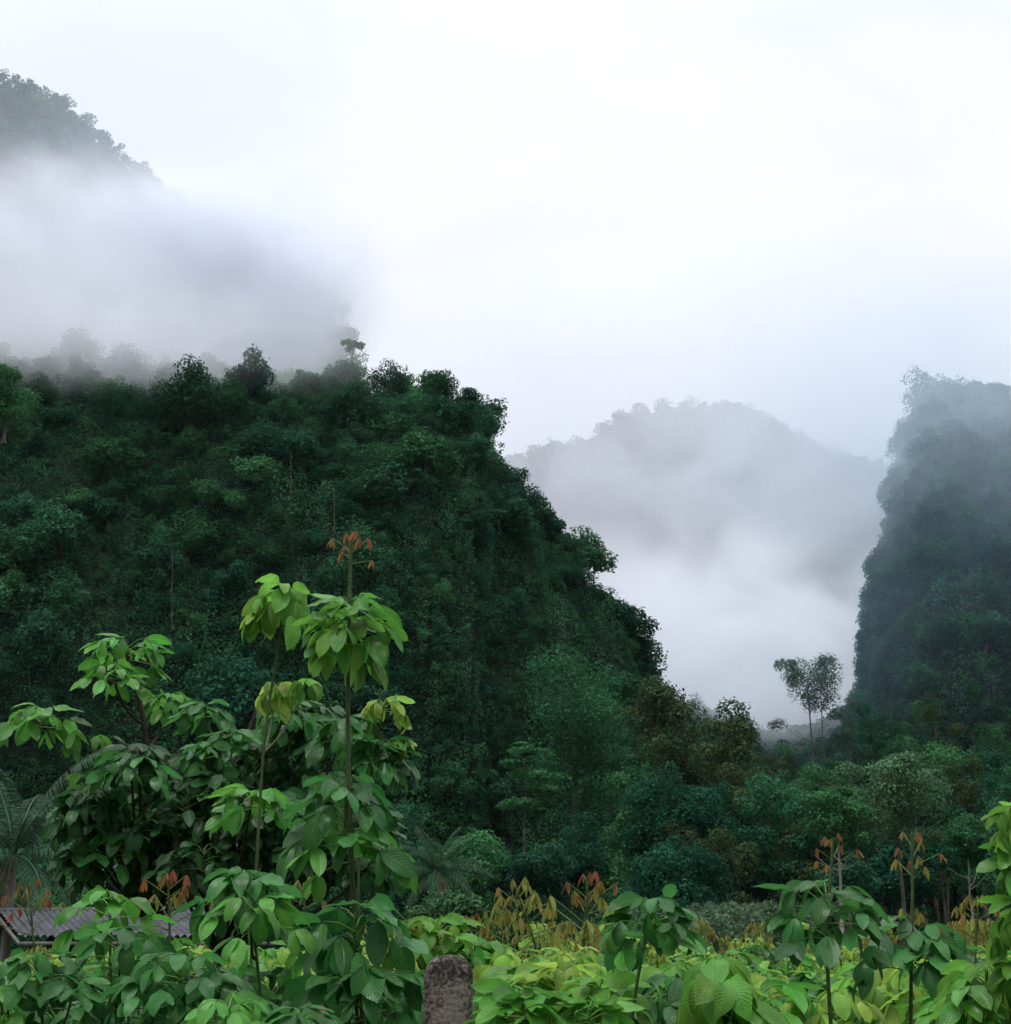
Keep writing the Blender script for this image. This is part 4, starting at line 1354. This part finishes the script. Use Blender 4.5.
def mist(label, centre_px, Y, half, dens, nscale=0.02, soft=1.0, nmix=1.0, seed=0.0, colour=(0.925, 0.945, 1.0)):
    c = at(centre_px[0], centre_px[1], Y)
    m, nt, out = new_mat('mist_air')
    L = nt.links.new
    tc = node(nt, 'ShaderNodeTexCoord')
    ln = node(nt, 'ShaderNodeVectorMath', operation='LENGTH')
    L(tc.outputs['Object'], ln.inputs[0])
    fall = node(nt, 'ShaderNodeMapRange', interpolation_type='SMOOTHSTEP')
    fall.inputs['From Min'].default_value, fall.inputs['From Max'].default_value = 1.0, 1.0 - soft
    L(ln.outputs['Value'], fall.inputs['Value'])
    geo = node(nt, 'ShaderNodeNewGeometry')
    mp = node(nt, 'ShaderNodeMapping')
    mp.inputs['Location'].default_value = (seed, seed * 2, 0)
    mp.inputs['Scale'].default_value = (1, 0.6, 1.7)
    L(geo.outputs['Position'], mp.inputs['Vector'])
    ns = node(nt, 'ShaderNodeTexNoise')
    ns.inputs['Scale'].default_value = nscale
    ns.inputs['Detail'].default_value = 5
    ns.inputs['Roughness'].default_value = 0.6
    ns.inputs['Distortion'].default_value = 1.2
    L(mp.outputs[0], ns.inputs['Vector'])
    mr = node(nt, 'ShaderNodeMapRange')
    mr.inputs['From Min'].default_value, mr.inputs['From Max'].default_value = 0.34, 0.66
    mr.inputs['To Min'].default_value, mr.inputs['To Max'].default_value = 1 - nmix, 1 + nmix * 0.6
    L(ns.outputs['Fac'], mr.inputs['Value'])
    d = math_node(nt, 'MULTIPLY', fall.outputs['Result'], mr.outputs['Result'])
    d = math_node(nt, 'MULTIPLY', d, dens)
    v = node(nt, 'ShaderNodeVolumePrincipled')
    v.inputs['Color'].default_value = (*colour, 1)
    v.inputs['Anisotropy'].default_value = 0.0
    L(d, v.inputs['Density'])
    L(v.outputs[0], out.inputs['Volume'])
    bm_s = bpy.data.meshes.new('mist_bank')
    import bmesh
    bm = bmesh.new()
    bmesh.ops.create_icosphere(bm, subdivisions=4, radius=1.0)
    bm.to_mesh(bm_s); bm.free()
    bm_s.materials.append(m)
    o = bpy.data.objects.new('mist_bank', bm_s)
    o.location = c
    o.scale = half
    COL.objects.link(o)
    tag(o, label, kind='stuff')
    return o


BLUISH = (0.84, 0.91, 1.0)
mist('white mist bank lying across the high hill', (110, 280), 338, (64, 70, 22), 0.095, 0.045, 0.8, 0.95, 3.0)
mist('trailing end of the mist bank at the ridge end', (262, 285), 338, (38, 60, 23), 0.125, 0.05, 0.9, 0.8, 7.0)
mist('wisp of mist resting on the crest of the near hill', (105, 338), 240, (60, 48, 15), 0.046, 0.05, 1.0, 0.75, 5.0)
mist('thin mist around the top of the high hill', (60, 150), 345, (130, 65, 75), 0.0075, 0.018, 1.0, 0.6, 9.0, BLUISH)
mist('thick mist filling the valley between the cliffs', (690, 655), 600, (170, 120, 66), 0.026, 0.016, 1.0, 0.8, 14.0)
mist('pale mist veiling the distant mountain', (690, 455), 745, (300, 100, 190), 0.018, 0.012, 1.0, 0.8, 22.0)
mist('thin mist drifting over the steep cliff', (930, 415), 288, (66, 55, 50), 0.0165, 0.03, 1.0, 0.75, 31.0, (0.76, 0.88, 1.0))
mist('faint bluish air before the lower part of the steep cliff', (985, 560), 265, (80, 45, 62), 0.0045, 0.03, 1.0, 0.3, 35.0, (0.5, 0.76, 1.0))
mist('faint mist over the trees of the valley gap', (765, 700), 372, (50, 34, 24), 0.022, 0.03, 1.0, 0.6, 41.0, BLUISH)

# ------------------------------------------------------------------ sky and light
world = bpy.data.worlds.new("World")
sc.world = world
world.use_nodes = True
nt = world.node_tree
for n in list(nt.nodes):
    nt.nodes.remove(n)
L = nt.links.new
SUN_EL, SUN_ROT = R(76), R(215)
wout = node(nt, 'ShaderNodeOutputWorld')
sky = node(nt, 'ShaderNodeTexSky', sky_type='NISHITA', sun_disc=False, sun_elevation=SUN_EL, sun_rotation=SUN_ROT)
skm = node(nt, 'ShaderNodeVectorMath', operation='SCALE')
skm.inputs['Scale'].default_value = 0.10
L(sky.outputs[0], skm.inputs[0])
tc = node(nt, 'ShaderNodeTexCoord')
sep = node(nt, 'ShaderNodeSeparateXYZ')
L(tc.outputs['Generated'], sep.inputs[0])
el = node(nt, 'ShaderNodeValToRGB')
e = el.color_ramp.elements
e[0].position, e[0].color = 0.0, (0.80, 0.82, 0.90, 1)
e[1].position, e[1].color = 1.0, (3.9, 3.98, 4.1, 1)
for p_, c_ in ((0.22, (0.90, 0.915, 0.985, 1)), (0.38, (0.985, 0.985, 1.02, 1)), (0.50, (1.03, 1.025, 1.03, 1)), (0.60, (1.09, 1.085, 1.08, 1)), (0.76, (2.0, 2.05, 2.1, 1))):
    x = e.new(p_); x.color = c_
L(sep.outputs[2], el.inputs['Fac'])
mp = node(nt, 'ShaderNodeMapping')
mp.inputs['Scale'].default_value = (2.0, 2.0, 5.0)
mp.inputs['Location'].default_value = (3.1, 0.4, 1.2)
L(tc.outputs['Generated'], mp.inputs['Vector'])
ns = node(nt, 'ShaderNodeTexNoise')
ns.inputs['Scale'].default_value = 1.6
ns.inputs['Detail'].default_value = 5
ns.inputs['Distortion'].default_value = 0.5
L(mp.outputs[0], ns.inputs['Vector'])
cl = node(nt, 'ShaderNodeMapRange')
cl.inputs['From Min'].default_value, cl.inputs['From Max'].default_value = 0.3, 0.7
cl.inputs['To Min'].default_value, cl.inputs['To Max'].default_value = 0.0, 1.0
L(ns.outputs['Fac'], cl.inputs['Value'])
# thinner cloud lets some blue through; unseen sky behind the viewer is dimmed to cut fill light
tint = node(nt, 'ShaderNodeMix', data_type='RGBA')
L(cl.outputs['Result'], tint.inputs['Factor'])
tint.inputs['A'].default_value = (0.86, 0.905, 0.965, 1)
tint.inputs['B'].default_value = (1.03, 1.025, 1.02, 1)
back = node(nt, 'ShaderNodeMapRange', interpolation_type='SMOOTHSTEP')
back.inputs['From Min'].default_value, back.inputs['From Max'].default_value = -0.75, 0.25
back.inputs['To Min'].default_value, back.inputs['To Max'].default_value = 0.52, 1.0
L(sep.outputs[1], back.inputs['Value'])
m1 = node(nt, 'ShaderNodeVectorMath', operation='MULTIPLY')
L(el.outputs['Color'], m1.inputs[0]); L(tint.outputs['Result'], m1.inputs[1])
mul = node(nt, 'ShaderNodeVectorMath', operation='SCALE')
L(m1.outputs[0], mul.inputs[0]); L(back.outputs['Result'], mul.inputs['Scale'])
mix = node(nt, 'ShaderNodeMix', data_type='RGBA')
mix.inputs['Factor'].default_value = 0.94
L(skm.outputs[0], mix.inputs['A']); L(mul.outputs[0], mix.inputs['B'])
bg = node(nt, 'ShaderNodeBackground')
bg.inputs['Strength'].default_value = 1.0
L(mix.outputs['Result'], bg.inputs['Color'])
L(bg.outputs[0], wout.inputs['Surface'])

sun_d = bpy.data.lights.new('sun', 'SUN')
sun_d.energy = 2.0
sun_d.angle = R(25)
sun_d.color = (1.0, 0.97, 0.92)
sun = bpy.data.objects.new('sun', sun_d)
COL.objects.link(sun)
# sun high, behind the camera and a little to its side
sdir = Vector((math.sin(SUN_ROT) * math.cos(SUN_EL), math.cos(SUN_ROT) * math.cos(SUN_EL), math.sin(SUN_EL)))
sun.rotation_euler = sdir.to_track_quat('Z', 'Y').to_euler()
sun.location = (0, 0, 300)

# ------------------------------------------------------------------ render settings
sc.render.engine = 'CYCLES'
cy = sc.cycles
cy.use_denoising = True
cy.max_bounces = 12
cy.diffuse_bounces = 3
cy.glossy_bounces = 2
cy.transmission_bounces = 4
cy.volume_bounces = 10
cy.transparent_max_bounces = 8
cy.volume_step_rate = 2.0
cy.volume_max_steps = 96
vs = sc.view_settings
vs.view_transform = 'Standard'
vs.look = 'None'
vs.exposure = 0.08
vs.gamma = 1.0
vs.use_curve_mapping = False
